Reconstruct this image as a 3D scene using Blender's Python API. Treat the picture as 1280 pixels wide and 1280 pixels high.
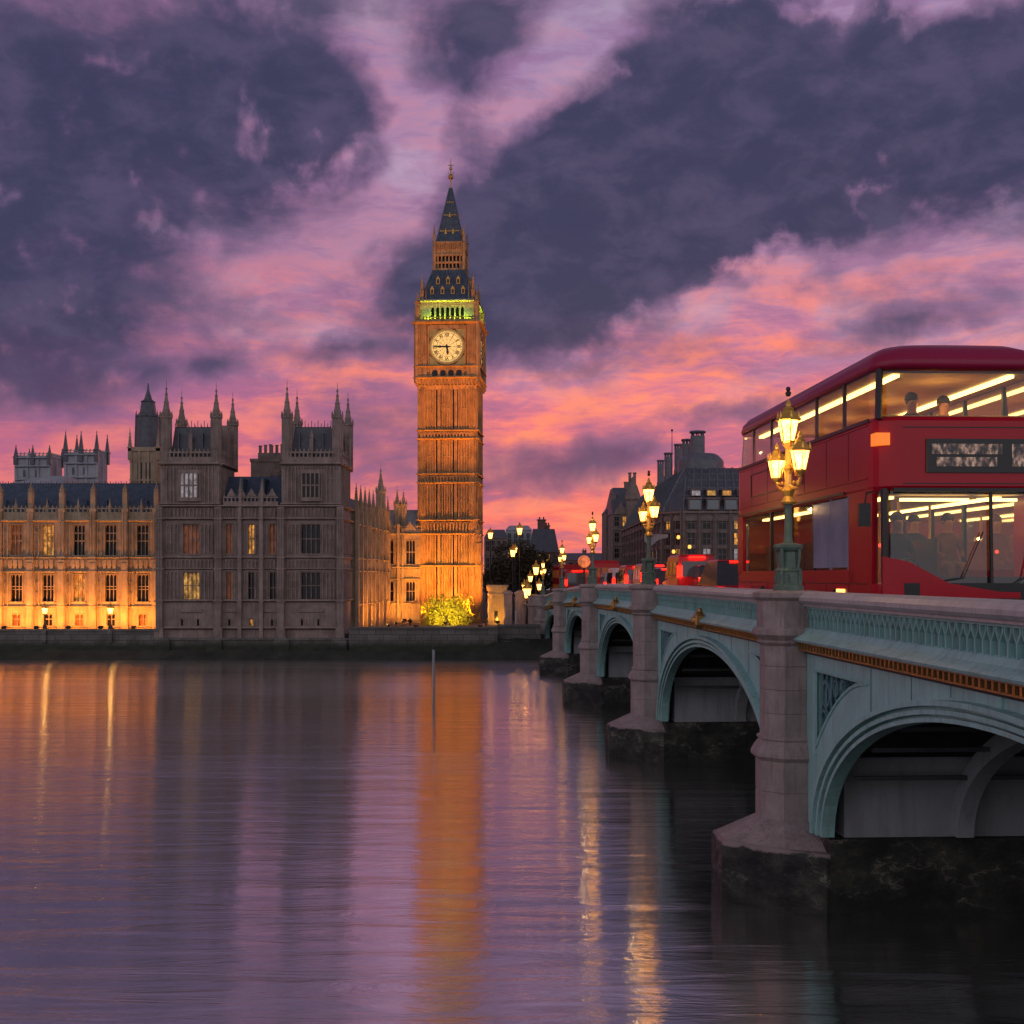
import bpy, bmesh, math, random
from mathutils import Matrix, Vector
R = math.radians
rnd = random.Random(7)
for _o in list(bpy.data.objects): bpy.data.objects.remove(_o, do_unlink=True)
scene = bpy.context.scene
COL = scene.collection
F, H = 1500.0, 5.7           # focal length in photo pixels, height of the eye above the river

# ------------------------------------------------------------------ camera
cam_d = bpy.data.cameras.new("camera"); cam = bpy.data.objects.new("camera", cam_d); COL.objects.link(cam)
cam.location = (0, 0, H); cam.rotation_euler = (R(90), 0, 0)
cam_d.sensor_width = 36; cam_d.lens = 36 * F / 1280; cam_d.shift_y = 80 / 1280
cam_d.clip_start = 0.1; cam_d.clip_end = 8000
scene.camera = cam

# ------------------------------------------------------------------ render + exposure
scene.view_settings.view_transform = 'Standard'; scene.view_settings.look = 'None'
scene.view_settings.exposure = 0.0; scene.view_settings.gamma = 1.0; scene.view_settings.use_curve_mapping = False
cy = scene.cycles
cy.use_denoising = True; cy.max_bounces = 6; cy.diffuse_bounces = 2; cy.glossy_bounces = 3
cy.transparent_max_bounces = 12; cy.transmission_bounces = 4; cy.caustics_reflective = False; cy.caustics_refractive = False
cy.sample_clamp_indirect = 4.0

def lin(c):
    return tuple(((v / 255) / 12.92 if v / 255 <= .04045 else ((v / 255 + .055) / 1.055) ** 2.4) for v in c) + (1.0,)

# ------------------------------------------------------------------ node helper
class NT:
    def __init__(s, nt): s.nt = nt; s.n = nt.nodes; s.l = nt.links
    def node(s, t, **kw):
        nd = s.n.new(t)
        for k, v in kw.items(): setattr(nd, k, v)
        return nd
    def put(s, sock, v):
        if hasattr(v, 'is_output'): s.l.new(v, sock)
        elif v is not None: sock.default_value = v
    def m(s, op, a, b=None, c=None, clamp=False):
        nd = s.node('ShaderNodeMath', operation=op); nd.use_clamp = clamp
        s.put(nd.inputs[0], a)
        if b is not None: s.put(nd.inputs[1], b)
        if c is not None: s.put(nd.inputs[2], c)
        return nd.outputs[0]
    def smooth(s, v, a, b, x=0.0, y=1.0):
        nd = s.node('ShaderNodeMapRange', interpolation_type='SMOOTHSTEP')
        s.put(nd.inputs[0], v); nd.inputs[1].default_value = a; nd.inputs[2].default_value = b
        nd.inputs[3].default_value = x; nd.inputs[4].default_value = y
        return nd.outputs[0]
    def mix(s, f, a, b, mode='MIX'):
        nd = s.node('ShaderNodeMix', data_type='RGBA', blend_type=mode)
        s.put(nd.inputs[0], f); s.put(nd.inputs[6], a); s.put(nd.inputs[7], b)
        return nd.outputs[2]
    def noise(s, vec, scale, detail=4, rough=.55, dist=0.0):
        nd = s.node('ShaderNodeTexNoise')
        s.put(nd.inputs['Vector'], vec); nd.inputs['Scale'].default_value = scale
        nd.inputs['Detail'].default_value = detail; nd.inputs['Roughness'].default_value = rough
        nd.inputs['Distortion'].default_value = dist
        return nd
    def mapping(s, vec, loc=(0, 0, 0), rot=(0, 0, 0), sc=(1, 1, 1), t='POINT'):
        nd = s.node('ShaderNodeMapping', vector_type=t)
        s.put(nd.inputs['Vector'], vec)
        nd.inputs['Location'].default_value = loc; nd.inputs['Rotation'].default_value = rot; nd.inputs['Scale'].default_value = sc
        return nd.outputs[0]
    def ramp(s, f, stops):
        nd = s.node('ShaderNodeValToRGB'); s.put(nd.inputs[0], f)
        e = nd.color_ramp.elements
        while len(e) < len(stops): e.new(0.5)
        for k, (p, c) in enumerate(stops): e[k].position = p; e[k].color = c
        return nd.outputs[0]

# ------------------------------------------------------------------ world: dusk sky, clouds laid out by azimuth and elevation
SUN_AZ, SUN_EL = R(6), R(1.5)
world = bpy.data.worlds.new("World"); scene.world = world; world.use_nodes = True
world.cycles.sampling_method = 'MANUAL'; world.cycles.sample_map_resolution = 512
w = NT(world.node_tree); w.n.clear()
tc = w.node('ShaderNodeTexCoord')
sep = w.node('ShaderNodeSeparateXYZ'); w.l.new(tc.outputs['Generated'], sep.inputs[0])
az = w.m('MULTIPLY', w.m('ARCTAN2', sep.outputs[0], sep.outputs[1]), 57.2958)
el = w.m('MULTIPLY', w.m('ARCSINE', sep.outputs[2]), 57.2958)
cmb = w.node('ShaderNodeCombineXYZ'); w.l.new(az, cmb.inputs[0]); w.l.new(el, cmb.inputs[1])
P0 = cmb.outputs[0]
def warp(vec, scale, amp, detail):
    n = w.noise(vec, scale, detail, .55)
    a = w.node('ShaderNodeVectorMath', operation='SUBTRACT'); w.l.new(n.outputs['Color'], a.inputs[0]); a.inputs[1].default_value = (.5, .5, .5)
    b = w.node('ShaderNodeVectorMath', operation='SCALE'); w.l.new(a.outputs[0], b.inputs[0]); b.inputs['Scale'].default_value = amp
    c = w.node('ShaderNodeVectorMath', operation='ADD'); w.l.new(vec, c.inputs[0]); w.l.new(b.outputs[0], c.inputs[1])
    return c.outputs[0]
P1 = warp(warp(P0, .17, 2.6, 3), .5, 1.35, 9)
K = .0382 * 1.16
def direction(px, py):
    return (math.degrees(math.atan((px - 640) / F)), math.degrees(math.atan((720 - py) / math.hypot(F, px - 640))))
BLOBS = [  # dark clouds: where they stand in the sky, their half sizes, tilt, weight
 (60,120,420,250,0,.85),(0,310,320,180,8,.6),(230,130,240,110,0,.45),(300,60,220,110,0,.5),(120,400,220,90,0,.45),
 (418,140,90,80,0,1.1),(345,215,110,90,0,.35),(592,50,120,125,-12,.95),
 (660,320,190,140,20,1.0),(740,240,240,170,28,1.1),(850,170,270,160,24,1.1),(1060,175,310,150,12,1.15),(1230,140,260,140,5,1.05),
 (930,50,180,120,10,.85),(520,370,110,70,0,.65),(650,385,150,60,5,.6),(1170,60,150,100,0,.6),
 (985,276,120,50,4,.8),(888,318,90,40,0,.6),
 (700,583,140,34,4,.7),(660,612,120,24,0,.25),(780,572,70,30,0,.4),(870,522,110,24,6,.5),(1010,500,120,20,4,.3),
 (475,545,150,120,0,.38),(30,475,170,55,-4,.6),(430,440,90,26,0,.6),(285,462,60,28,0,.5),(210,470,90,22,0,.35),
 (1130,410,150,24,8,.55),(800,440,170,40,4,.25),(1200,350,140,30,6,.3),
 (1000,98,55,60,-20,-1.1),(1055,35,40,80,-30,-.8),(1200,6,90,45,10,-1.2),(650,150,90,60,35,-.8),(740,60,120,70,25,-.9),(510,150,60,100,0,-.7),(470,40,60,60,0,-.4),
 (300,330,150,70,20,-.35)]
D = None
for (px, py, rx, ry, rot, wt) in BLOBS:
    a, e = direction(px, py)
    mp = w.mapping(P1, (a, e, 0), (0, 0, R(rot)), (rx * K, ry * K, 1), 'TEXTURE')
    g = w.node('ShaderNodeTexGradient', gradient_type='SPHERICAL'); w.l.new(mp, g.inputs[0])
    D = w.m('MULTIPLY', g.outputs['Fac'], wt * 1.1) if D is None else w.m('MULTIPLY_ADD', g.outputs['Fac'], wt * 1.1, D)
fb = w.noise(w.mapping(P0, (0, 0, 0), (0, 0, R(-6)), (.8, 1.35, 1)), .35, 9, .6, .3).outputs['Fac']
fb2 = w.noise(w.mapping(P0, (7, 3, 0), (0, 0, R(-8)), (.75, 1.6, 1)), .13, 7, .58, .4).outputs['Fac']
# general broken cloud away from the drawn ones (overhead and behind)
far = w.m('MULTIPLY', w.smooth(el, 26, 40), w.smooth(fb2, .4, .62))
Dn = w.m('ADD', w.m('ADD', D, w.m('MULTIPLY', w.m('SUBTRACT', fb, .53), .85)), w.m('ADD', w.m('MULTIPLY', far, .5), w.m('MULTIPLY', w.m('MULTIPLY', w.m('SUBTRACT', fb2, .5), w.smooth(el, 7, 14)), 1.9)))
dens = w.smooth(Dn, -.10, .82)
edge = w.smooth(Dn, -.10, .40)
# clear-sky glow behind the clouds
base = w.ramp(w.m('DIVIDE', el, 30.0, clamp=True), [(0, lin((250,122,92))), (.10, lin((242,114,104))), (.20, lin((236,116,120))), (.33, lin((204,120,144))), (.50, lin((172,132,162))), (.85, lin((158,132,172)))])
west = w.smooth(az, -20, 3, 1, 0)
base = w.mix(w.m('MULTIPLY', west, .55), base, lin((152,94,132)))
st = w.noise(w.mapping(warp(P0, .12, 3.0, 4), (3, 1, 0), (0, 0, R(-7)), (.34, 1.7, 1)), .33, 9, .60, .5).outputs['Fac']
stf = w.noise(w.mapping(P0, (1, 9, 0), (0, 0, R(-9)), (.5, 2.6, 1)), .8, 8, .62, .6).outputs['Fac']
stm = w.m('ADD', w.m('MULTIPLY', st, .72), w.m('MULTIPLY', stf, .28))
low = w.smooth(el, 8.5, 16, 1, .16)
hot = w.m('MULTIPLY', w.smooth(stm, .45, .60), w.m('MULTIPLY', low, w.smooth(az, -20, 2, .42, 1.0)))
base = w.mix(hot, base, lin((255,138,108)))
cool = w.m('MULTIPLY', w.smooth(stm, .38, .51, 1, 0), w.smooth(el, 1, 16, .66, .5))
base = w.mix(cool, base, lin((140,94,138)))
pale = w.m('MULTIPLY', w.smooth(fb2, .46, .66), w.smooth(el, 6, 13, 0, .7))
base = w.mix(pale, base, lin((184,164,190)))
cloudc = w.mix(w.smooth(Dn, .05, 1.0), lin((98,80,116)), lin((50,55,84)))
cloudc = w.mix(w.smooth(el, 3, 12, .75, 0), cloudc, lin((112,72,112)))
cloudc = w.mix(w.m('MULTIPLY', w.smooth(fb, .40, .68), .55), cloudc, lin((88,80,110)))
sky = w.mix(w.m('MULTIPLY', edge, .55), base, lin((138,100,138)))
sky = w.mix(w.m('MULTIPLY', dens, .96), sky, cloudc)
# unseen eastern sky behind the viewer, brightened evenly to light the foreground
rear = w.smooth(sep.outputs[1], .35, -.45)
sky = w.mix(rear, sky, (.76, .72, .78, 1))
zen = w.smooth(el, 21, 38)
sky = w.mix(w.m('MULTIPLY', zen, .88), sky, (.075, .075, .115, 1))
ns = w.node('ShaderNodeTexSky', sky_type='NISHITA'); ns.sun_disc = False; ns.sun_elevation = SUN_EL; ns.sun_rotation = SUN_AZ
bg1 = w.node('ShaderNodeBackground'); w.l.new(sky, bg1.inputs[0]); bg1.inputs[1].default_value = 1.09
bg2 = w.node('ShaderNodeBackground'); w.l.new(ns.outputs[0], bg2.inputs[0]); bg2.inputs[1].default_value = 0.0022
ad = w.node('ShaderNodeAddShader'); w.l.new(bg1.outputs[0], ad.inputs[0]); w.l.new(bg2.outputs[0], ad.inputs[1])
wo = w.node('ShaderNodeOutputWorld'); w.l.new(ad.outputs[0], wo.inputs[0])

sun_d = bpy.data.lights.new("sun", 'SUN'); sun_d.energy = 0.25; sun_d.angle = R(0.5); sun_d.color = (1, .55, .38)
sun = bpy.data.objects.new("sun", sun_d); COL.objects.link(sun)
_d = Vector((math.sin(SUN_AZ) * math.cos(SUN_EL), math.cos(SUN_AZ) * math.cos(SUN_EL), math.sin(SUN_EL)))
sun.rotation_euler = _d.to_track_quat('Z', 'Y').to_euler(); sun.location = (20, 200, 80)

# ------------------------------------------------------------------ materials
def mat(name, col, rough=.7, var=.25, scale=1.5, bump=.0, bscale=12, metal=0.0, streak=0.0, dark=None, spec=.4, coord='Object'):
    m = bpy.data.materials.new(name); m.use_nodes = True
    t = NT(m.node_tree); bs = t.n['Principled BSDF']
    c = t.node('ShaderNodeTexCoord').outputs[coord]
    n = t.noise(c, scale, 6, .6).outputs['Fac']
    lo = tuple(v * (1 - var) for v in col) + (1,); hi = tuple(min(1, v * (1 + var)) for v in col) + (1,)
    colr = t.ramp(n, [(.3, lo), (.7, hi)])
    if streak:
        s = t.noise(t.mapping(c, (0, 0, 0), (0, 0, 0), (4, 4, .35)), scale * 1.5, 5, .65).outputs['Fac']
        colr = t.mix(t.m('MULTIPLY', t.smooth(s, .46, .66), streak), colr, (dark or tuple(v * .3 for v in col)) + (1,))
    t.put(bs.inputs['Base Color'], colr)
    bs.inputs['Roughness'].default_value = rough; bs.inputs['Metallic'].default_value = metal
    bs.inputs['Specular IOR Level'].default_value = spec
    if bump:
        b = t.node('ShaderNodeBump'); b.inputs['Strength'].default_value = bump; b.inputs['Distance'].default_value = .05
        t.l.new(t.noise(c, bscale, 5, .6).outputs['Fac'], b.inputs['Height']); t.l.new(b.outputs[0], bs.inputs['Normal'])
    return m
def emit(name, col, strength, var=0.0, scale=3.0):
    m = bpy.data.materials.new(name); m.use_nodes = True
    t = NT(m.node_tree); bs = t.n['Principled BSDF']
    bs.inputs['Base Color'].default_value = tuple(v * .3 for v in col) + (1,); bs.inputs['Roughness'].default_value = .3
    if var:
        c = t.node('ShaderNodeTexCoord').outputs['Object']
        n = t.noise(t.mapping(c, (0, 0, 0), (0, 0, 0), (1.6, 1, .8)), scale, 4, .7).outputs['Fac']
        t.put(bs.inputs['Emission Color'], t.ramp(n, [(.40, tuple(v * (1 - var) * .5 for v in col) + (1,)), (.52, tuple(v * (1 - var*.6) for v in col) + (1,)), (.66, tuple(v * 1.15 for v in col) + (1,))]))
    else: bs.inputs['Emission Color'].default_value = tuple(col) + (1,)
    bs.inputs['Emission Strength'].default_value = strength
    return m
def clear_glass(name, tint=(1, 1, 1), refl=.25, rough=.05):
    m = bpy.data.materials.new(name); m.use_nodes = True
    t = NT(m.node_tree); t.n.clear()
    tr = t.node('ShaderNodeBsdfTransparent'); tr.inputs[0].default_value = tuple(tint) + (1,)
    gl = t.node('ShaderNodeBsdfGlossy'); gl.inputs['Roughness'].default_value = rough
    lw = t.node('ShaderNodeLayerWeight'); lw.inputs[0].default_value = .3
    f = t.m('ADD', t.m('MULTIPLY', lw.outputs['Fresnel'], .8), refl * .4, clamp=True)
    mx = t.node('ShaderNodeMixShader'); t.put(mx.inputs[0], f); t.l.new(tr.outputs[0], mx.inputs[1]); t.l.new(gl.outputs[0], mx.inputs[2])
    o = t.node('ShaderNodeOutputMaterial'); t.l.new(mx.outputs[0], o.inputs[0])
    return m

M = {}
M['stone'] = mat('palace_limestone', (.36, .265, .185), .85, .28, 1.1, .45, 9, streak=.35, dark=(.09, .065, .05))
M['stone2'] = mat('weathered_limestone', (.275, .20, .18), .85, .3, 1.2, .35, 8, streak=.38, dark=(.085, .065, .055))
M['pale'] = mat('pale_stone', (.32, .32, .36), .8, .18, .8, .3, 10, streak=.3)
M['slate'] = mat('roof_slate', (.055, .075, .115), .5, .3, 3.0, .4, 20, streak=.2)
M['slate2'] = mat('dark_slate', (.085,.085,.105), .5, .3, 3.0, .4, 20)
M['glassd'] = mat('dark_window_glass', (.012, .012, .015), .15, .2, 2, spec=.22)
M['lit1'] = emit('lit_window_amber', (1.0, .42, .07), .9, .85, 2.6)
M['lit2'] = emit('lit_window_gold', (1.0, .50, .10), .7, .8, 2.4)
M['lit3'] = emit('lit_window_red', (.75, .2, .05), .16, .8, 2.2)
M['litw'] = emit('lit_window_white', (.85, .75, .8), .32, .6, 3)
M['gold'] = mat('gilding', (.38, .22, .07), .35, .2, 4, metal=.7)
M['iron'] = mat('black_iron', (.02, .02, .022), .5, .2, 5)
M['granite'] = mat('pier_granite', (.34, .265, .26), .75, .22, 2.4, .35, 30, streak=.35, dark=(.12, .085, .08))
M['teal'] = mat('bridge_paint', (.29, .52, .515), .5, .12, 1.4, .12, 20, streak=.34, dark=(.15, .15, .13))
M['teald'] = mat('bridge_paint_shaded', (.09, .19, .215), .6, .3, 5, .3, 20)  # teal darkened for recesses, their shade put into the colour; also seams
M['rail'] = mat('bridge_rail_paint', (.47, .44, .45), .45, .12, 1.6, .15, 22, streak=.3, dark=(.2, .18, .19))
M['rust'] = mat('cornice_red_oxide', (.06, .025, .018), .6, .4, 4)
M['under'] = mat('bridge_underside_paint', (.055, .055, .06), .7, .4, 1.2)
M['pierw'] = mat('pier_rendered_wall', (.30, .31, .34), .8, .12, .8, .2, 12, streak=.35, dark=(.16, .14, .14))
M['tail'] = emit('tail_light', (1.0, .005, .002), 12)
M['asphalt'] = mat('asphalt', (.05, .05, .052), .6, .2, 4, .2, 60)
M['paving'] = mat('paving', (.2, .19, .18), .7, .2, 3, .2, 30)

# ------------------------------------------------------------------ mesh builder
class MB:
    def __init__(s): s.v = []; s.f = []; s.m = []; s.X = Matrix.Identity(4); s.mi = 0
    def add(s, vs, fs):
        o = len(s.v)
        s.v.extend([tuple(s.X @ Vector(p)) for p in vs])
        for f in fs: s.f.append(tuple(o + i for i in f)); s.m.append(s.mi)
    def box(s, x0, x1, y0, y1, z0, z1):
        s.add([(x0,y0,z0),(x1,y0,z0),(x1,y1,z0),(x0,y1,z0),(x0,y0,z1),(x1,y0,z1),(x1,y1,z1),(x0,y1,z1)],
              [(0,3,2,1),(4,5,6,7),(0,1,5,4),(1,2,6,5),(2,3,7,6),(3,0,4,7)])
    def loft(s, rings, cap=True, closed=True):
        n = len(rings[0]); vs = [p for r in rings for p in r]; fs = []
        for k in range(len(rings) - 1):
            for i in range(n if closed else n - 1):
                j = (i + 1) % n
                fs.append((k*n+i, k*n+j, (k+1)*n+j, (k+1)*n+i))
        if cap:
            fs.append(tuple(reversed(range(n)))); fs.append(tuple((len(rings)-1)*n + i for i in range(n)))
        s.add(vs, fs)
    def ngon(s, cx, cy, prof, n=8, ph=None):      # stack of regular n-gons, prof = [(radius across flats/2, z)]
        ph = math.pi / n if ph is None else ph
        k = 1 / math.cos(math.pi / n)
        s.loft([[(cx + r*k*math.cos(ph + 2*math.pi*i/n), cy + r*k*math.sin(ph + 2*math.pi*i/n), z) for i in range(n)] for r, z in prof])
    def rect(s, cx, cy, prof):                     # stack of rectangles, prof = [(hx, hy, z)]
        s.loft([[(cx-a,cy-b,z),(cx+a,cy-b,z),(cx+a,cy+b,z),(cx-a,cy+b,z)] for a, b, z in prof])
    def prism_y(s, poly, y0, y1):                  # polygon in x,z (counter-clockwise seen from -y) run along y
        s.loft([[(x, y0, z) for x, z in poly], [(x, y1, z) for x, z in poly]])
    def prism_z(s, poly, z0, z1):
        s.loft([[(x, y, z0) for x, y in poly], [(x, y, z1) for x, y in poly]])
    def tube(s, pts, r, n=8):
        pts = [Vector(p) for p in pts]; rings = []
        for i, p in enumerate(pts):
            d = (pts[min(i+1, len(pts)-1)] - pts[max(i-1, 0)]).normalized()
            a = d.orthogonal().normalized(); b = d.cross(a)
            rr = r[i] if isinstance(r, (list, tuple)) else r
            rings.append([tuple(p + a*rr*math.cos(2*math.pi*k/n) + b*rr*math.sin(2*math.pi*k/n)) for k in range(n)])
        s.loft(rings)
    def ball(s, c, r, n=10, sz=1.0):
        prof = [(max(.0005, r*math.sin(math.pi*k/6)), c[2] - r*sz*math.cos(math.pi*k/6)) for k in range(7)]
        s.loft([[(c[0] + q*math.cos(2*math.pi*i/n), c[1] + q*math.sin(2*math.pi*i/n), z) for i in range(n)] for q, z in prof])
    def build(s, name, m, parent=None, loc=None, rot=0, smooth=False):
        me = bpy.data.meshes.new(name); me.from_pydata(s.v, [], s.f)
        ms = m if isinstance(m, (list, tuple)) else [m]
        for q in ms: me.materials.append(M[q] if isinstance(q, str) else q)
        if len(ms) > 1: me.polygons.foreach_set('material_index', s.m)
        bm = bmesh.new(); bm.from_mesh(me); bmesh.ops.recalc_face_normals(bm, faces=bm.faces); bm.to_mesh(me); bm.free()
        if smooth: me.polygons.foreach_set('use_smooth', [True]*len(me.polygons))
        o = bpy.data.objects.new(name, me); COL.objects.link(o)
        if parent is not None: o.parent = parent
        if loc is not None: o.location = loc
        if rot: o.rotation_euler = (0, 0, rot)
        return o
def tag(o, label=None, cat=None, group=None, kind=None):
    if label: o['label'] = label
    if cat: o['category'] = cat
    if group: o['group'] = group
    if kind: o['kind'] = kind
    return o
def thing(name, label, cat, loc=(0,0,0), rz=0, group=None):
    o = bpy.data.objects.new(name, None); COL.objects.link(o); o.empty_display_size = .2
    o.location = loc; o.rotation_euler = (0, 0, rz)
    return tag(o, label, cat, group)
def copy_tree(o, parent=None):
    c = o.copy(); COL.objects.link(c)
    if parent is not None: c.parent = parent
    for ch in [q for q in bpy.data.objects if q.parent == o]: copy_tree(ch, c)
    return c
def at(px, Y): return (px - 640) * Y / F
def zz(py, Y): return H - (py - 720) * Y / F
# ================================================================== water and ground
def water_material():
    m = bpy.data.materials.new('river_water'); m.use_nodes = True
    t = NT(m.node_tree); t.n.clear()
    c = t.node('ShaderNodeTexCoord').outputs['Object']
    n1 = t.noise(t.mapping(c, (0,0,0), (0,0,R(2)), (.26, 1.5, 1)), 1.0, 5, .62, .8).outputs['Fac']
    n2 = t.noise(t.mapping(c, (3,1,0), (0,0,R(-3)), (.09, .42, 1)), .9, 3, .55, .6).outputs['Fac']
    n3 = t.noise(t.mapping(c, (9,2,0), (0,0,R(1)), (.012, .10, 1)), .8, 4, .6, .3).outputs['Fac']
    hh = t.m('ADD', t.m('MULTIPLY', n1, .45), t.m('MULTIPLY', n2, .7))
    b = t.node('ShaderNodeBump'); b.inputs['Distance'].default_value = .095
    t.put(b.inputs['Strength'], t.smooth(n3, .3, .7, .55, 1.0)); t.l.new(hh, b.inputs['Height'])
    gl = t.node('ShaderNodeBsdfAnisotropic'); gl.inputs['Color'].default_value = (1.0, .96, .95, 1)
    t.put(gl.inputs['Roughness'], t.smooth(n3, .3, .75, .12, .17)); gl.inputs['Anisotropy'].default_value = .58
    tg = t.node('ShaderNodeCombineXYZ'); tg.inputs[0].default_value = 1.0
    t.l.new(tg.outputs[0], gl.inputs['Tangent']); t.l.new(b.outputs[0], gl.inputs['Normal'])
    df = t.node('ShaderNodeBsdfDiffuse'); df.inputs[0].default_value = (.085, .102, .085, 1)
    lw = t.node('ShaderNodeLayerWeight'); lw.inputs[0].default_value = .5
    fac = t.smooth(lw.outputs['Facing'], .50, .96, .70, .97)
    mx = t.node('ShaderNodeMixShader'); t.put(mx.inputs[0], fac); t.l.new(df.outputs[0], mx.inputs[1]); t.l.new(gl.outputs[0], mx.inputs[2])
    o = t.node('ShaderNodeOutputMaterial'); t.l.new(mx.outputs[0], o.inputs[0])
    return m
mb = MB(); mb.add([(-1500,-400,0),(1500,-400,0),(1500,84.5,0),(-1500,84.5,0)], [(0,1,2,3)])
tag(mb.build('water', water_material()), 'smooth dusk river reflecting pink sky and gold lights', 'river', kind='structure')

M['earth'] = mat('ground_earth', (.07, .065, .06), .9, .3, .5, .3, 4)
M['mud'] = mat('foreshore_mud', (.035, .035, .028), .85, .4, .8, .6, 6)
mb = MB()
prof = [(-400,-2.5),(79,-2.5),(84.4,-.6),(84.5,1.6),(3500,1.6)]
mb.loft([[(x, y, z) for y, z in prof] for x in (-3000, 3000)], cap=False, closed=False)
tag(mb.build('ground', 'earth'), 'dark river bed and far bank ground', 'ground', kind='structure')
mb = MB()                                                      # muddy foreshore at the foot of the wall, uneven
xs = [at(-200, 82) + i * .7 for i in range(80)]
r2 = random.Random(3)
rows = []
for x in xs:
    k = 1.0 + r2.uniform(-.12, .12)
    bulge = 1.0 + (1.3 if x > at(590, 82) else 0) * min(1, max(0, (x - at(590, 82)) / 1.5))
    rows.append([(x, 81.0 + r2.uniform(-.12, .12), -.15), (x, 81.7, .22*k*bulge), (x, 82.5, .62*k*bulge), (x, 83.1, .86*k)])
mb.loft(rows, cap=False, closed=False)
tag(mb.build('foreshore', 'mud', smooth=True), 'dark mud foreshore below the embankment wall', 'foreshore', kind='structure')

# ------------------------------------------------------------------ embankment walls
def wall_material():
    m = bpy.data.materials.new('embankment_granite'); m.use_nodes = True
    t = NT(m.node_tree); bs = t.n['Principled BSDF']
    c = t.node('ShaderNodeTexCoord').outputs['Object']
    s = t.node('ShaderNodeSeparateXYZ'); t.l.new(c, s.inputs[0])
    br = t.node('ShaderNodeTexBrick'); br.inputs['Scale'].default_value = 1.0
    t.l.new(t.mapping(c, (0,0,0), (R(90),0,0), (1,1,1)), br.inputs['Vector'])
    br.inputs['Color1'].default_value = (.17,.15,.14,1); br.inputs['Color2'].default_value = (.125,.11,.105,1); br.inputs['Mortar'].default_value = (.05,.045,.042,1)
    br.inputs['Mortar Size'].default_value = .018; br.inputs['Brick Width'].default_value = 1.1; br.inputs['Row Height'].default_value = .42
    n = t.noise(c, .9, 6, .65).outputs['Fac']
    wet = t.smooth(t.m('ADD', s.outputs[2], t.m('MULTIPLY', n, -.9)), .35, 1.0, 1, 0)
    col = t.mix(t.m('MULTIPLY', t.smooth(n, .4, .7), .5), br.outputs['Color'], (.06,.055,.05,1))
    col = t.mix(wet, col, t.ramp(n, [(.35, (.012,.014,.010,1)), (.7, (.035,.042,.024,1))]))
    t.put(bs.inputs['Base Color'], col); bs.inputs['Roughness'].default_value = .8
    b = t.node('ShaderNodeBump'); b.inputs['Strength'].default_value = .5; b.inputs['Distance'].default_value = .06
    t.l.new(t.noise(c, 7, 6, .65).outputs['Fac'], b.inputs['Height']); t.l.new(b.outputs[0], bs.inputs['Normal'])
    return m
M['emb'] = wall_material()
def emb_wall(name, label, x0, x1, top, yf=82.6, depth=.7, coping=.14, blocks=()):
    r = thing(name, label, 'wall', ((x0+x1)/2, yf, 0))
    W = (x1-x0)/2
    mb = MB(); mb.loft([[(-W,-.12,-.6),(W,-.12,-.6),(W,depth,-.6),(-W,depth,-.6)],[(-W,.0,top-coping),(W,.0,top-coping),(W,depth,top-coping),(-W,depth,top-coping)]])
    mb.box(-W, W, -.05, .02, top-.75, top-.62)
    mb.build('wall', 'emb', r)
    mb = MB(); mb.box(-W, W, -.1, depth+.06, top-coping, top); mb.build('coping', 'emb', r)
    for bx, bw in blocks:
        mb = MB(); mb.rect(bx-(x0+x1)/2, .2, [(bw,.42,top-.9),(bw,.42,top-.25),(bw*.6,.3,top+.05)]); mb.build('buttress', 'emb', r)
    return r
emb_wall('embankment_wall', 'dark terrace river wall below the floodlit palace wing', at(-200,82.6), at(198,82.6), 2.03, blocks=[(at(56,82.6),.16),(at(138,82.6),.16)])
emb_wall('embankment_wall', 'lower river wall with pale blocks at the foot of the unlit pavilion', at(198.4,82.6), at(437,82.6), 1.42, blocks=[(at(q,82.6),.55) for q in (203,268,352,424)])
emb_wall('embankment_wall', 'dark river wall with coping in front of the clock tower', at(437.4,82.6), at(622,82.6), 2.18, yf=82.3)
emb_wall('embankment_wall', 'short stepped landing wall beside the far end of the bridge', at(622.5,82.6), at(676,82.6), 2.35, yf=82.8)

# terrace paving
mb = MB(); mb.box(at(-200,86), at(198,86), 83.35, 90, .4, 1.70)
tag(mb.build('terrace', 'paving'), 'paved palace terrace behind the river wall', 'terrace', kind='structure')
mb = MB(); mb.box(at(438,84), at(640,84), 83.05, 110, .4, 1.62)
tag(mb.build('courtyard', 'paving'), 'paved yard round the clock tower', 'courtyard', kind='structure')

# ================================================================== gothic helpers (local frame: x along the wall, -y outwards, z up)
def wall_rows(mb, x0, x1, rows, T=.39):
    for z0, z1, ops in rows:
        cur = x0
        for a, b in ops:
            if a > cur: mb.box(cur, a, 0, T, z0, z1)
            cur = b
        if x1 > cur: mb.box(cur, x1, 0, T, z0, z1)
def free(x, ops, pad=.05): return all(not (a - pad < x < b + pad) for a, b in ops)
def ribs(mb, x0, x1, z0, z1, step, ops=(), w=.07, d=.12):
    n = max(1, int(round((x1-x0)/max(step, .27))))
    for i in range(n+1):
        x = x0 + (x1-x0)*i/n
        if free(x, ops): mb.box(x-w/2, x+w/2, -d, .01, z0, z1)
        if i < n:
            xb = x0 + (x1-x0)*(i+1)/n
            if free(x, ops) and free(xb, ops) and free((x+xb)/2, ops, 0):
                hh = min(.3, (z1-z0)*.35); a_, b_ = x+w/2, xb-w/2
                mb.prism_y([(a_, z1), (a_, z1-hh), ((a_+b_)/2, z1-.02)], -d*.6, .01); mb.prism_y([(b_, z1), ((a_+b_)/2, z1-.02), (b_, z1-hh)], -d*.6, .01)
                if z1-z0 > 1.2:
                    for q in (.36, .68): mb.box(a_, b_, -d*.7, .01, z0+(z1-z0)*q-.045, z0+(z1-z0)*q+.045)
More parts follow.
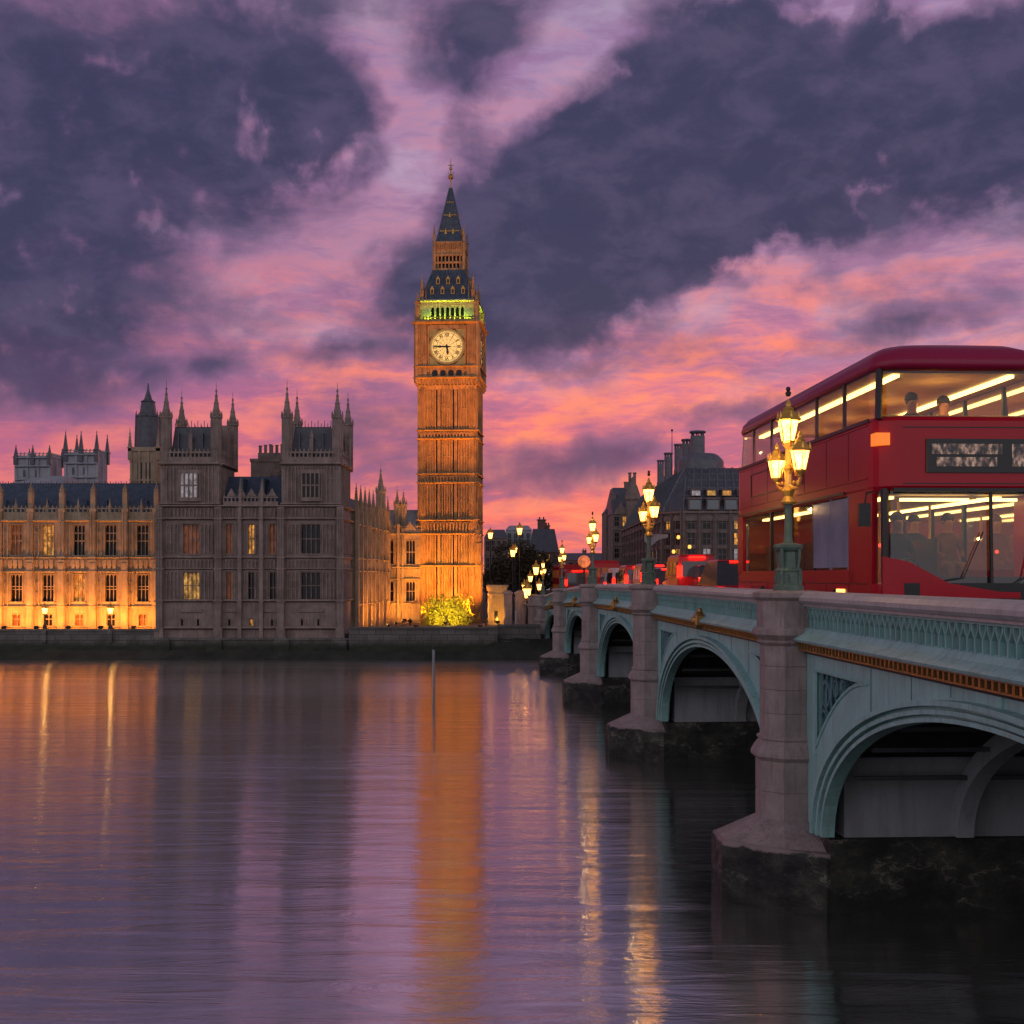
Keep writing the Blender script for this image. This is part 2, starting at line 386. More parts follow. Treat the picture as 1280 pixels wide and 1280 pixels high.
def string(mb, x0, x1, z, h=.12, d=.13):
    d *= 1.5
    mb.loft([[(x0,-d*.4,z-h/2),(x1,-d*.4,z-h/2),(x1,.02,z-h/2),(x0,.02,z-h/2)],[(x0,-d,z),(x1,-d,z),(x1,.02,z),(x0,.02,z)],[(x0,-d*.8,z+h/2),(x1,-d*.8,z+h/2),(x1,.02,z+h/2),(x0,.02,z+h/2)]])
def window(parent, xa, xb, za, zb, pane, lights=3, transoms=(.5,), stone='stone', y=0.0, arched=True, X=None):
    mb = MB(); mb.X = X or mb.X
    t = .055; y0, y1 = y+.16, y+.26
    mb.box(xa, xa+t, y-.03, y1, za, zb); mb.box(xb-t, xb, y-.03, y1, za, zb)
    mb.box(xa+t, xb-t, y-.03, y1, zb-t, zb); mb.box(xa-.04, xb+.04, y-.08, y1, za-.05, za+.035)
    iw = (xb-xa-2*t)/lights
    for i in range(1, lights): mb.box(xa+t+iw*i-.022, xa+t+iw*i+.022, y0, y1, za+.035, zb-t)
    for q in transoms:
        z = za + (zb-za)*q; mb.box(xa+t, xb-t, y0+.01, y1-.01, z-.03, z+.03)
    if arched:
        for i in range(lights):
            a = xa+t+iw*i+.02; b = a+iw-.04; hh = min(iw*.8, (zb-za)*.2)
            mb.prism_y([(a, zb-t-hh), (a+iw*.12, zb-t-hh*.35), ((a+b)/2, zb-t), (a, zb-t)], y0+.02, y1-.02)
            mb.prism_y([(b, zb-t-hh), (b, zb-t), ((a+b)/2, zb-t), (b-iw*.12, zb-t-hh*.35)], y0+.02, y1-.02)
    o = mb.build('window', stone, parent)
    mb = MB(); mb.X = X or mb.X; mb.box(xa+.01, xb-.01, y+.31, y+.34, za, zb-.005); mb.build('pane', pane, o)
    return o
def pinnacle(mb, x, y, z0, h, w=.16, crock=True):
    mb.rect(x, y, [(w,w,z0),(w,w,z0+h*.36)]); mb.rect(x, y, [(w*1.35,w*1.35,z0+h*.36),(w*1.35,w*1.35,z0+h*.40)])
    mb.rect(x, y, [(w*.95,w*.95,z0+h*.40),(w*.12,w*.12,z0+h*.93)]); mb.ball((x,y,z0+h*.95), w*.32, 6)
    mb.rect(x, y, [(w*.06,w*.06,z0+h*.95),(w*.04,w*.04,z0+h)])
    if crock:
        for k in range(1, 5):
            q = w*(.95-.83*k/5.2); z = z0+h*(.40+.53*k/5.2)
            for sx, sy in ((1,0),(-1,0),(0,1),(0,-1)): mb.box(x+sx*q-.03, x+sx*q+.03, y+sy*q-.03, y+sy*q+.03, z-.03, z+.03)
def turret(mb, x, y, z0, zs, zt, r=.36):
    """octagonal turret: panelled shaft up to zs, crocketed spirelet up to zt"""
    mb.ngon(x, y, [(r,z0),(r,zs)])
    for k in range(8):
        a = math.pi/8 + k*math.pi/4; q = r/math.cos(math.pi/8)
        mb.box(x+q*math.cos(a)-.04, x+q*math.cos(a)+.04, y+q*math.sin(a)-.04, y+q*math.sin(a)+.04, z0, zs+.08)
    for z in (z0+(zs-z0)*.33, z0+(zs-z0)*.66): mb.ngon(x, y, [(r*1.12,z-.04),(r*1.12,z+.04)])
    mb.ngon(x, y, [(r*1.0,zs-.1),(r*1.28,zs),(r*1.28,zs+.09),(r*.92,zs+.14)])
    for k in range(8):
        a = math.pi/8 + k*math.pi/4; q = r*1.22
        mb.rect(x+q*math.cos(a), y+q*math.sin(a), [(.045,.045,zs),(.045,.045,zs+.22),(.008,.008,zs+.48)])
    h = zt-zs
    prof = [(r*.86,zs+.12),(r*.7,zs+h*.2),(r*.45,zs+h*.4),(r*.2,zs+h*.62),(r*.1,zs+h*.75)]
    mb.ngon(x, y, prof)
    for (q, z) in prof[1:]:
        for k in range(8):
            a = k*math.pi/4; mb.box(x+q*math.cos(a)-.035, x+q*math.cos(a)+.035, y+q*math.sin(a)-.035, y+q*math.sin(a)+.035, z-.05, z+.05)
    mb.ball((x,y,zs+h*.78), r*.2, 8); mb.ngon(x, y, [(r*.06,zs+h*.75),(r*.03,zt)]); mb.ball((x,y,zs+h*.9), r*.11, 6)
def parapet(mb, x0, x1, y, z0, h, step=.32, t=.12):
    mb.box(x0, x1, y, y+t, z0, z0+h*.35); mb.box(x0, x1, y, y+t, z0+h*.62, z0+h*.74)
    n = max(1, int(round((x1-x0)/step)))
    for i in range(n):
        a = x0+(x1-x0)*i/n; b = x0+(x1-x0)*(i+1)/n; q = (b-a)
        mb.box(a, a+q*.3, y+.01, y+t-.01, z0+h*.35, z0+h*.62)
        mb.prism_y([(a+q*.1,z0+h*.74),(a+q*.5,z0+h*.74),(a+q*.3,z0+h)], y+.01, y+t-.01)
def hip_roof(mb, x0, x1, y0, y1, z0, z1, ix, iy):
    mb.loft([[(x0,y0,z0),(x1,y0,z0),(x1,y1,z0),(x0,y1,z0)],[(x0+ix,y0+iy,z1),(x1-ix,y0+iy,z1),(x1-ix,y1-iy,z1),(x0+ix,y1-iy,z1)]])
def cresting(mb, x0, x1, y, z, h=.28, step=.16):
    n = int((x1-x0)/step)
    mb.box(x0, x1, y-.02, y+.02, z, z+.06)
    for i in range(n+1):
        x = x0+(x1-x0)*i/max(1,n); mb.box(x-.02, x+.02, y-.015, y+.015, z, z+h*(1.0 if i % 2 else .62))

# ================================================================== palace wing (floodlit, far left)
S = .058
def zw(py): return 5.7-(py-720)*S - 1.7
WX0 = at(-158, 87); WL = (356)*S
wing = thing('palace_wing', 'long floodlit gothic palace wing with blue slate roof behind the terrace', 'palace', (WX0, 87, 1.7))
butt = [(q+158)*S for q in (-156, -117, -78, -39, 0, 39, 78, 117, 157, 196)]
wins = [((q+158)*S) for q in (-136.5, -97.5, -58.5, -19.5, 20.5, 60, 99, 138.5, 178.5)]
hw = .47
ops = [(c-hw, c+hw) for c in wins]; small = [(c-.36, c+.36) for c in wins]
mb = MB()
wall_rows(mb, 0, WL, [(0,.35,[]),(.35,1.3,small),(1.3,zw(753),[]),(zw(753),zw(717),ops),(zw(717),zw(695),[]),(zw(695),zw(655),ops),(zw(655),zw(640),[])])
mb.box(0, WL, .40, 6, 0, zw(642))
for c0, c1 in zip(butt[:-1], butt[1:]):
    for z0, z1 in ((zw(757),zw(714)),(zw(697),zw(651))): ribs(mb, c0+.3, c1-.3, z0, z1, .17, [(o[0],o[1]) for o in ops])
    cc = (c0+c1)/2
    for dx in (-.72,-.36,0,.36,.72):                                # carved shields in the frieze
        mb.rect(cc+dx, -.03, [(.10,.06,zw(711)),(.15,.08,zw(705)),(.13,.07,zw(700))]) if abs(dx) < .5 else mb.box(cc+dx-.09, cc+dx+.09, -.05, .02, zw(711), zw(700))
string(mb, 0, WL, 1.78); string(mb, 0, WL, zw(714.5), .1); string(mb, 0, WL, zw(697), .1); string(mb, 0, WL, zw(651), .16, .18); string(mb, 0, WL, .3, .1)
mb.build('wall', 'stone', wing)
pane_pick = ['glassd','lit1','glassd','glassd','lit3','glassd']
for i, (a, b) in enumerate(ops):
    window(wing, a, b, zw(753)+.02, zw(717)-.02, ['glassd','lit1','glassd','glassd','glassd','glassd','lit1','glassd','glassd'][i], 3, (.45,.55))
    window(wing, a, b, zw(695)+.02, zw(655)-.02, ['glassd','glassd','lit1','glassd','lit3','lit1','glassd','glassd','glassd'][i], 3, (.47,.72))
for i, (a, b) in enumerate(small): window(wing, a, b, .36, 1.28, ['lit3','glassd'][i % 2], 2, (.55,))
for x in butt:
    mb = MB(); mb.box(x-.26, x+.26, -.32, .0, 0, zw(700)); mb.box(x-.2, x+.2, -.36, -.32, .3, zw(704))
    mb.box(x-.21, x+.21, -.24, .0, zw(700), zw(640)); mb.box(x-.25, x+.25, -.28, .06, zw(640), zw(636))
    for z in (1.78, zw(714.5), zw(697)): mb.box(x-.3, x+.3, -.40, .0, z-.05, z+.05)
    for dx in (-.11, .11): mb.box(x+dx-.03, x+dx+.03, -.30, -.24, zw(695), zw(642))
    mb.box(x-.17, x+.17, -.2, .16, zw(636), zw(616)); pinnacle(mb, x, -.02, zw(617), .75, .15)
    mb.build('buttress', 'stone', wing)
mb = MB()
for c0, c1 in zip(butt[:-1], butt[1:]):
    parapet(mb, c0+.2, c1-.2, .02, zw(645), .8, .3); pinnacle(mb, (c0+c1)/2, .06, zw(640), 1.0, .09, False)
mb.build('parapet', 'stone', wing)
mb = MB(); mb.loft([[(0,.5,zw(645)),(WL,.5,zw(645)),(WL,6,zw(645)),(0,6,zw(645))],[(0,2.4,10.85),(WL,2.4,10.85),(WL,4.2,10.85),(0,4.2,10.85)]])
for k in range(14): mb.box(k*WL/14+.3, k*WL/14+.36, 1.0, 1.6, 8.9, 9.55)
mb.build('roof', 'slate', wing)
mb = MB(); cresting(mb, .1, WL-.1, 2.5, 10.85, .22, .2); mb.build('ridge_cresting', 'iron', wing)

# ================================================================== river pavilion (unlit, two towers)
S = .05533
def zp(py): return 5.7-(py-720)*S - 1.42
PX0 = at(200.5, 83)
def xp(px): return (px-200.5)*S
pav = thing('palace_pavilion', 'unlit gothic palace pavilion with twin square towers and eight spired turrets', 'palace', (PX0, 83, 1.42))
PW = xp(426); TD = 5.4
TL = (0, xp(274)); TR = (xp(352), PW)
mid = (TL[1], TR[0])
mb = MB()
tw = [(xp(239)-.62, xp(239)+.62), (xp(388.5)-.72, xp(388.5)+.72)]
mw = [(xp(q)-.27, xp(q)+.27) for q in (286.5, 314, 341)]
allw = sorted([tw[0]] + mw + [tw[1]])
b0 = [(xp(q)-.13, xp(q)+.13) for q in (227.5, 247.5, 286.5)] + [(xp(314)-.2, xp(314)+.2)] + [(xp(q)-.13, xp(q)+.13) for q in (340, 377.5, 398)]
wall_rows(mb, 0, PW, [(0,zp(783),[]),(zp(783),zp(773),b0),(zp(773),zp(750),[]),(zp(750),zp(714),allw),(zp(714),zp(693),[]),(zp(693),zp(654),allw),(zp(654),zp(633),[])])
mb.box(0, PW, .4, TD, 0, zp(633))
for (a, b) in (TL, TR):                                             # upper tower stage
    c = (a+b)/2; o = [(c-.62, c+.62)]
    wall_rows(mb, a, b, [(zp(633),zp(622),[]),(zp(622),zp(591),o),(zp(591),zp(577),[])]); mb.box(a, b, .4, 4.4, zp(633), zp(577))
    ribs(mb, a+.45, b-.45, zp(630), zp(583), .19, [(c-.75,c+.75)])
    string(mb, a-.06, b+.06, zp(580), .18, .2); string(mb, a-.05, b+.05, zp(630), .16, .16)
    for k in range(18): mb.box(a+.3+k*(b-a-.6)/17-.05, a+.3+k*(b-a-.6)/17+.05, -.1, .02, zp(586), zp(582))
    for z0, z1 in ((zp(748),zp(714)),(zp(692),zp(655))): ribs(mb, a+.45, b-.45, z0, z1, .16, tw)
    ribs(mb, a+.45, b-.45, zp(711), zp(700), .16); ribs(mb, a+.45, b-.45, zp(646), zp(635), .16)
for z0, z1 in ((zp(748),zp(714)),(zp(692),zp(655)),(zp(711),zp(700)),(zp(646),zp(635))): ribs(mb, mid[0]+.2, mid[1]-.2, z0, z1, .16, mw if z1-z0 > 1 else ())
for z, h, d in ((zp(751),.16,.16),(zp(711),.11,.12),(zp(697),.14,.13),(zp(648.5),.16,.18),(zp(633),.16,.2),(zp(785),.2,.2)): string(mb, -.05, PW+.05, z, h, d)
for (a, b) in (tw[0], tw[1], (xp(286.5)-.5, xp(286.5)+.5), (xp(341)-.5, xp(341)+.5)): mb.box(a-.15, b+.15, -.1, .02, zp(765), zp(761))
mb.X = Matrix.Translation((PW, 0, 0)) @ Matrix.Rotation(R(90), 4, 'Z')   # right-hand flank
ribs(mb, .5, TD-.5, zp(748), zp(714), .3); ribs(mb, .5, TD-.5, zp(692), zp(655), .3); ribs(mb, .5, 4, zp(630), zp(583), .3)
for z, h, d in ((zp(751),.16,.16),(zp(711),.11,.12),(zp(697),.14,.13),(zp(648.5),.16,.18),(zp(633),.16,.2)): string(mb, 0, TD, z, h, d)
string(mb, 0, 4.4, zp(580), .18, .2)
mb.X = Matrix.Translation((TL[1], 0, 0)) @ Matrix.Rotation(R(90), 4, 'Z')
ribs(mb, .4, 4, zp(630), zp(583), .3); string(mb, 0, 4.4, zp(580), .18, .2)
mb.build('wall', 'stone2', pav)
def pav_win(a, b, z0, z1, p, l, tr, y=0.0): window(pav, a, b, z0, z1, p, l, tr, 'stone2', y)
pav_win(tw[0][0], tw[0][1], zp(750)+.02, zp(714)-.02, 'lit2', 4, (.5,)); pav_win(tw[0][0], tw[0][1], zp(693)+.02, zp(654)-.02, 'lit3', 4, (.5,))
pav_win(tw[1][0], tw[1][1], zp(750)+.02, zp(714)-.02, 'glassd', 4, (.5,)); pav_win(tw[1][0], tw[1][1], zp(693)+.02, zp(654)-.02, 'glassd', 4, (.5,))
for k, (a, b) in enumerate(mw):
    pav_win(a, b, zp(750)+.02, zp(714)-.02, ['lit3','glassd','glassd'][k], 2, (.42,)); pav_win(a, b, zp(693)+.02, zp(654)-.02, ['lit3','lit1','lit3'][k], 2, (.5,))
    for q in ('low',):                                              # bright lower sash
        pass
for k, (a, b) in enumerate(b0): pav_win(a, b, zp(783)+.01, zp(773)-.01, 'lit1' if k == 3 else 'glassd', 1, ())
for k, (a, b) in enumerate((TL, TR)):
    c = (a+b)/2
    mb = MB(); mb.prism_z([(c-.85,0),(c-.62,-.34),(c+.62,-.34),(c+.85,0)], zp(627), zp(622)); mb.prism_z([(c-.85,0),(c-.62,-.34),(c+.62,-.34),(c+.85,0)], zp(592), zp(588))
    for dx in (-.74,-.6,-.3,0,.3,.6,.74): mb.box(c+dx-.045, c+dx+.045, -.34 if abs(dx) < .7 else -.2, -.22 if abs(dx) < .7 else -.1, zp(622), zp(592))
    mb.box(c-.6, c+.6, -.31, -.25, zp(608), zp(606))
    o = mb.build('oriel_window', 'stone2', pav)
    mb = MB(); mb.box(c-.6, c+.6, -.2, -.17, zp(622), zp(592)); mb.build('pane', 'litw' if k == 0 else 'glassd', o)
for x in (0.0, mid[0], mid[1], PW):                                  # corner and bay buttresses
    mb = MB(); mb.box(x-.3, x+.3, -.46, .0, 0, zp(785)); mb.box(x-.22, x+.22, -.40, .0, zp(785), zp(634))
    for z in (zp(751), zp(711), zp(697), zp(648.5)): mb.box(x-.3, x+.3, -.48, .0, z-.06, z+.06)
    for dx in (-.17, 0, .17): mb.box(x+dx-.035, x+dx+.035, -.46, -.4, zp(748), zp(636))
    mb.build('buttress', 'stone2', pav)
for x in (xp(300.5), xp(327.5)):
    mb = MB(); mb.box(x-.12, x+.12, -.34, .0, 0, zp(634)); mb.box(x-.1, x+.1, -.12, .1, zp(634), zp(622)); pinnacle(mb, x, 0, zp(624), 1.5, .11)
    for z in (zp(751), zp(711), zp(697), zp(648.5)): mb.box(x-.18, x+.18, -.38, .0, z-.06, z+.06)
    mb.build('buttress', 'stone2', pav)
mb = MB()
for a, b in ((TL[0]+.3,TL[1]-.3),(TR[0]+.3,TR[1]-.3)): parapet(mb, a, b, .02, zp(577), .95, .3)
parapet(mb, mid[0]+.25, mid[1]-.25, .02, zp(632), .85, .28)
for q in (289, 302, 314, 327, 340): mb.prism_y([(xp(q)-.3,zp(620)),(xp(q)+.3,zp(620)),(xp(q),zp(610))], .0, .1); 
for X, L in ((PW, 4.1), (TL[1], 4.1)):
    mb.X = Matrix.Translation((X, 0, 0)) @ Matrix.Rotation(R(90), 4, 'Z'); parapet(mb, .4, L, .02, zp(577), .95, .3)
mb.build('parapet', 'stone2', pav)
for (a, b) in (TL, TR):
    for (x, y, zt) in ((a+.32,.32,19.1-1.42),(b-.28,.32,18.9-1.42),(a+.32,4.2,19.0-1.42),(b-.12,4.55,18.9-1.42)):
        mb = MB(); turret(mb, x, y, zp(633) if y < 1 else zp(583), 15.25, zt+.25, .31); mb.build('turret', 'stone2', pav)
    mb = MB(); hip_roof(mb, a+.5, b-.5, .5, 4.0, zp(577)-.1, zp(533), .28, .3); c = (a+b)/2
    for dx in (-.9, .75): mb.box(c+dx-.04, c+dx+.04, .4, .9, zp(577), zp(540))
    mb.build('roof', 'slate2', pav)
    mb = MB(); cresting(mb, a+.8, b-.8, .85, zp(533), .5, .22); cresting(mb, a+.8, b-.8, 3.6, zp(533), .5, .22); mb.build('roof_cresting', 'iron', pav)
    mb = MB(); mb.box(c-.15, c+.1, .2, .6, zp(577), zp(548)); pinnacle(mb, c-.02, .4, zp(552), .9, .12); mb.build('dormer', 'stone2', pav)
mb = MB(); mb.box(xp(262), xp(274), 2.6, 3.2, zp(577), zp(526)); mb.build('chimney', 'stone2', pav)
mb = MB(); hip_roof(mb, mid[0], mid[1], .4, 5.2, zp(633), zp(592), .0, 2.1)
for q in (300.5, 327.5): mb.box(xp(q)-.05, xp(q)+.05, .55, 2.4, zp(630), zp(597))
mb.build('roof', 'slate', pav)
mb = MB(); cx = xp(323)                                             # great chimney stack behind the ridge
mb.box(xp(297), xp(352), 4.2, 6.0, zp(633), zp(566)); mb.box(xp(296), xp(353), 4.1, 6.1, zp(570), zp(566)); mb.box(xp(306), xp(352), 4.3, 5.9, zp(566), zp(558))
for k in range(9): q = 308+k*5; mb.ngon(xp(q), 4.6+.5*(k % 3), [(.1,zp(558)),(.1,zp(549)+.1*(k % 3)),(.14,zp(549)+.1*(k % 3)),(.14,zp(548)+.1*(k % 3))])
mb.ball((xp(332), 4.05, zp(588)), .45, 10)
mb.build('chimney', 'stone2', pav)

# ================================================================== side range (runs back from the pavilion to the tower)
rng = thing('palace_range', 'floodlit palace range running back from the pavilion towards the clock tower', 'palace', (-11.55, 88.6, 1.6), R(86.6))
L = 14.4; zr = lambda z: z-1.6
nb = 8; bw = L/nb
ops = [(k*bw+bw/2-.38, k*bw+bw/2+.38) for k in range(nb)]
mb = MB(); wall_rows(mb, 0, L, [(0,2.1,[]),(2.1,4.2,ops),(4.2,5.5,[]),(5.5,7.7,ops),(7.7,8.9,[])]); mb.box(0, L, .4, 4.5, 0, 8.9)
for k in range(nb):
    for z0, z1 in ((2.0,4.3),(5.5,7.75),(4.6,5.3)): ribs(mb, k*bw+.2, (k+1)*bw-.2, z0, z1, .17, ops if z1-z0 > 1 else ())
for z in (1.95, 4.45, 5.4, 7.9): string(mb, 0, L, z, .14, .16)
mb.build('wall', 'stone', rng)
for a, b in ops:
    window(rng, a, b, 2.12, 4.18, 'glassd', 3, (.5,)); window(rng, a, b, 5.52, 7.68, 'glassd', 3, (.5,))
for k in range(nb+1):
    mb = MB(); x = k*bw; mb.box(x-.17, x+.17, -.26, 0, 0, 8.9); pinnacle(mb, x, -.05, 8.8, 2.2, .13); mb.build('buttress', 'stone', rng)
mb = MB(); parapet(mb, .1, L-.1, .02, 8.75, .8, .3); mb.build('parapet', 'stone', rng)
mb = MB(); hip_roof(mb, 0, L-.3, .5, 4.5, 8.85, 10.4, 0, 1.6); mb.build('roof', 'slate', rng)
mb = MB(); turret(mb, L-1.3, .35, 7.5, 11.2, 13.6, .34); mb.build('turret', 'stone', rng)

# link range beside the tower
S3 = .0687
zl = lambda py: 5.7-(py-720)*S3-1.6
link = thing('palace_link', 'short floodlit range with tall windows joining the palace to the clock tower', 'palace', (at(484.5,103.2), 103.2, 1.6))
xl = lambda px: (px-484.5)*S3
LW = xl(525.5)
ops = [(xl(486.5), xl(492.5)), (xl(507), xl(519.5))]
mb = MB(); wall_rows(mb, 0, LW, [(0,zl(752),[]),(zl(752),zl(726),ops),(zl(726),zl(706),[]),(zl(706),zl(674),ops),(zl(674),zl(662),[])]); mb.box(0, LW, .4, 5, 0, zl(662))
for z0, z1 in ((zl(752),zl(726)),(zl(706),zl(674)),(zl(723),zl(711))): ribs(mb, .1, LW-.1, z0, z1, .17, ops if z1-z0 > 1 else ())
for z in (zl(754), zl(724), zl(709), zl(667)): string(mb, 0, LW, z, .14, .16)
mb.box(xl(496.5), xl(500), -.25, 0, 0, zl(655)); mb.box(xl(502.5), xl(504.5), -.2, 0, 0, zl(660))
mb.prism_y([(xl(503),zl(665)),(xl(522),zl(665)),(xl(512.5),zl(652))], -.08, .12)
mb.build('wall', 'stone', link)
for a, b in ops: window(link, a, b, zl(752)+.02, zl(726)-.02, 'glassd', 3 if b-a > .6 else 1, (.5,)); window(link, a, b, zl(706)+.02, zl(674)-.02, 'glassd', 3 if b-a > .6 else 1, (.5,))
mb = MB(); hip_roof(mb, 0, LW, .45, 5, zl(663), zl(636), 0, 1.0); mb.build('roof', 'pale', link)
for q, t in ((495.5, 606), (503.5, 610)):
    mb = MB(); turret(mb, xl(q), .7, zl(668), zl(631), zl(t), .24); mb.build('turret', 'stone', link)
mb = MB(); parapet(mb, 0, LW, .03, zl(664), .6, .28); mb.build('parapet', 'stone', link)

# ================================================================== towers behind the palace
def pale_tower(px0, px1, ytop, ybody, Y, label):
    s = Y/F; x0, x1 = at(px0, Y), at(px1, Y); W = (x1-x0)/2
    r = thing('palace_tower', label, 'tower', ((x0+x1)/2, Y, 1.6))
    zb = 5.7+(720-ybody)*s-1.6; zt = 5.7+(720-ytop)*s-1.6
    mb = MB(); mb.box(-W, W, 0, 2*W, 0, zb)
    for z in (zb-.15, zb-1.1, zb-2.6): string(mb, -W-.05, W+.05, z, .2, .2)
    for x in (-W, -W*.33, W*.33, W): mb.box(x-.13, x+.13, -.12, .01, zb-3.2, zb)
    mb.box(W-.01, W+.1, W-.15, W+.15, zb-3.2, zb)
    mb.build('wall', 'pale', r)
    mb = MB(); parapet(mb, -W, W, 0, zb-.05, .6, .4); mb.X = Matrix.Translation((W,0,0)) @ Matrix.Rotation(R(90),4,'Z'); parapet(mb, 0, 2*W, 0, zb-.05, .6, .4); mb.build('parapet', 'pale', r)
    for x, y in ((-W,0),(W,0),(-W,2*W),(W,2*W),(0,0)):
        mb = MB(); pinnacle(mb, x, y, zb-.9, zt-zb+.9, .22, True); mb.build('pinnacle', 'slate2', r)
    for x in (-W*.5, W*.2):
        mb = MB(); mb.box(x-.14, x+.22, -.03, .03, zb-2.3, zb-1.5); mb.build('louvre', 'slate2', r)
    return r
pale_tower(20, 62, 556, 571, 135, 'pale grey square tower with four pinnacles far behind the wing roof, the lower one')
pale_tower(82, 121, 538, 567, 130, 'tall pale grey tower with long dark pinnacles behind the slate roof')
mb = MB(); x0, x1 = at(2,118), at(78,118); mb.loft([[(x0,118,1.6),(x1,118,1.6),(x1,126,1.6),(x0,126,1.6)],[(x0,118,zz(606,118)),(x1,118,zz(606,118)),(x1,126,zz(606,118)),(x0,126,zz(606,118))],[(x0+3.4,121,zz(592,118)),(x1-.8,121,zz(592,118)),(x1-.8,123,zz(592,118)),(x0+3.4,123,zz(592,118))]])
tag(mb.build('palace_hall', 'pale'), 'low hall with pale hipped roof in front of the grey twin towers', 'palace')
Y = 96; s = Y/F
sp = thing('spire_tower', 'slim octagonal tower with dark lantern spire behind the palace wing', 'tower', (at(180,Y), Y+1.1, 1.6))
zs_ = lambda py: 5.7+(720-py)*s-1.6
mb = MB(); mb.rect(0, 0, [(1.12,1.12,0),(1.12,1.12,zs_(562))]); mb.rect(0, 0, [(1.25,1.25,zs_(564)),(1.25,1.25,zs_(559))])
for x in (-1.0,-.35,.35,1.0): mb.box(x-.09, x+.09, -1.22, -1.1, 0, zs_(562))
for z in (zs_(600), zs_(577)): mb.box(-1.16, 1.16, -1.17, -1.1, z-.06, z+.06)
mb.build('wall', 'stone', sp)
for x in (-.33, .33):
    mb = MB(); mb.box(x-.19, x+.19, -1.15, -1.10, zs_(612), zs_(577)); o = mb.build('window', 'glassd', sp)
mb = MB(); mb.ngon(0, 0, [(.98,zs_(562)),(.86,zs_(520)),(.92,zs_(519)),(.92,zs_(517)),(.62,zs_(516)),(.5,zs_(501)),(.56,zs_(500)),(.3,zs_(497)),(.1,zs_(486)),(.03,zs_(476))])
for k in range(8):
    a = math.pi/8+k*math.pi/4; mb.tube([(1.0*math.cos(a),1.0*math.sin(a),zs_(562)),(.93*math.cos(a),.93*math.sin(a),zs_(517)),(.9*math.cos(a),.9*math.sin(a),zs_(511))], [.08,.07,.01], 5)
mb.build('lantern', 'slate2', sp)
for x, y in ((-1.12,-1.12),(1.12,-1.12),(-1.12,1.12),(1.12,1.12)):
    mb = MB(); pinnacle(mb, x, y, zs_(575), 2.6, .13); mb.build('pinnacle', 'stone', sp)
# ================================================================== clock tower
ct = thing('clock_tower', 'tall floodlit gothic clock tower with a glowing round dial and spired slate roof', 'clock tower', (at(563.5,105.7), 105.7, 1.6), R(-4.2))
ct.scale = (.925, .925, 1)
S = .06867
zt_ = lambda py: 5.7-(py-720)*(S + max(0, 405-py)/205*.0019)-1.6
w = 2.58                                                            # half width of the shaft
turns = [Matrix.Rotation(R(90*k), 4, 'Z') for k in range(4)]
def face(k, y): return turns[k] @ Matrix.Translation((0, -y, 0))
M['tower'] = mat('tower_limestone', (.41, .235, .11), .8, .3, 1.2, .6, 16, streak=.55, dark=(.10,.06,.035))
mb = MB(); mb.box(-w+.16, w-.16, -w+.16, w-.16, 0, zt_(480))
ZB = [zt_(781), zt_(707), zt_(667), zt_(650), zt_(603), zt_(592), zt_(548), zt_(537.5), zt_(484)]
slits = [(-1.09,-.93), (-.63,-.47), (.47,.63), (.93,1.09)]
for k in range(4):
    mb.X = face(k, w)
    for sgn in (-1, 1):                                             # clasping corner buttresses
        a, b = sorted((sgn*w, sgn*(w-.5))); mb.box(a, b, -.13, .3, 0, zt_(482)); mb.box(a+.1, b-.1, -.2, -.12, 0, zt_(540))
        for dx in (.12,.25,.38): mb.box(sgn*(w-dx)-.02, sgn*(w-dx)+.02, -.24, -.1, ZB[0], ZB[8])
    segs = [(ZB[0]+.2,ZB[1]-.1),(ZB[1]+.1,ZB[2]-.08),(ZB[2]+.08,ZB[3]-.08),(ZB[3]+.08,ZB[4]-.08),(ZB[4]+.08,ZB[5]-.08),(ZB[5]+.08,ZB[6]-.08),(ZB[6]+.08,ZB[7]-.08),(ZB[7]+.08,ZB[8]-.05)]
    for i, (z0, z1) in enumerate(segs):
        band = i in (2, 4, 6)
        cur = -w+.5
        for a, b in slits + [(w-.5, w-.5)]:
            mb.box(cur, a, 0, .2, z0-.1, z1+.1) if a > cur else None
            cur = b
        for a, b in slits:
            if band: mb.box(a, b, .02, .2, z0-.1, z1+.1)
        if band:
            n = 14
            for q in range(n+1): mb.box(-w+.5+(2*w-1)*q/n-.06, -w+.5+(2*w-1)*q/n+.06, -.2, .02, z0, z1-.18)
            mb.box(-w+.5, w-.5, -.1, .02, z1-.2, z1-.06)
        else:
            for bx0, bx1 in ((-w+.5,-1.09),(-.47,.47),(1.09,w-.5)):
                for q in range(5): x = bx0+(bx1-bx0)*q/4; mb.box(x-.045, x+.045, -.2 if q in (0,4) else -.12, .02, z0, z1)
                for q in range(4):                                  # pointed heads and a transom in each panel
                    xa = bx0+(bx1-bx0)*q/4; xb = bx0+(bx1-bx0)*(q+1)/4
                    mb.prism_y([(xa,z1),(xa,z1-.35),((xa+xb)/2,z1)], -.04, .01); mb.prism_y([(xb,z1),((xa+xb)/2,z1),(xb,z1-.35)], -.04, .01)
                zm = (z0+z1)/2; mb.box(bx0, bx1, -.055, .01, zm-.05, zm+.05)
    for z in ZB[1:8]: string(mb, -w-.05, w+.05, z, .16, .26)
    string(mb, -w, w, ZB[0]+.3, .3, .25)
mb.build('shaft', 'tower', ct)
mb = MB()
for k in range(4):
    mb.X = face(k, w)
    for a, b in slits:
        for (z0, z1) in segs:
            mb.box(a, b, .14, .155, z0, z1)
mb.build('slit_windows', 'glassd', ct)
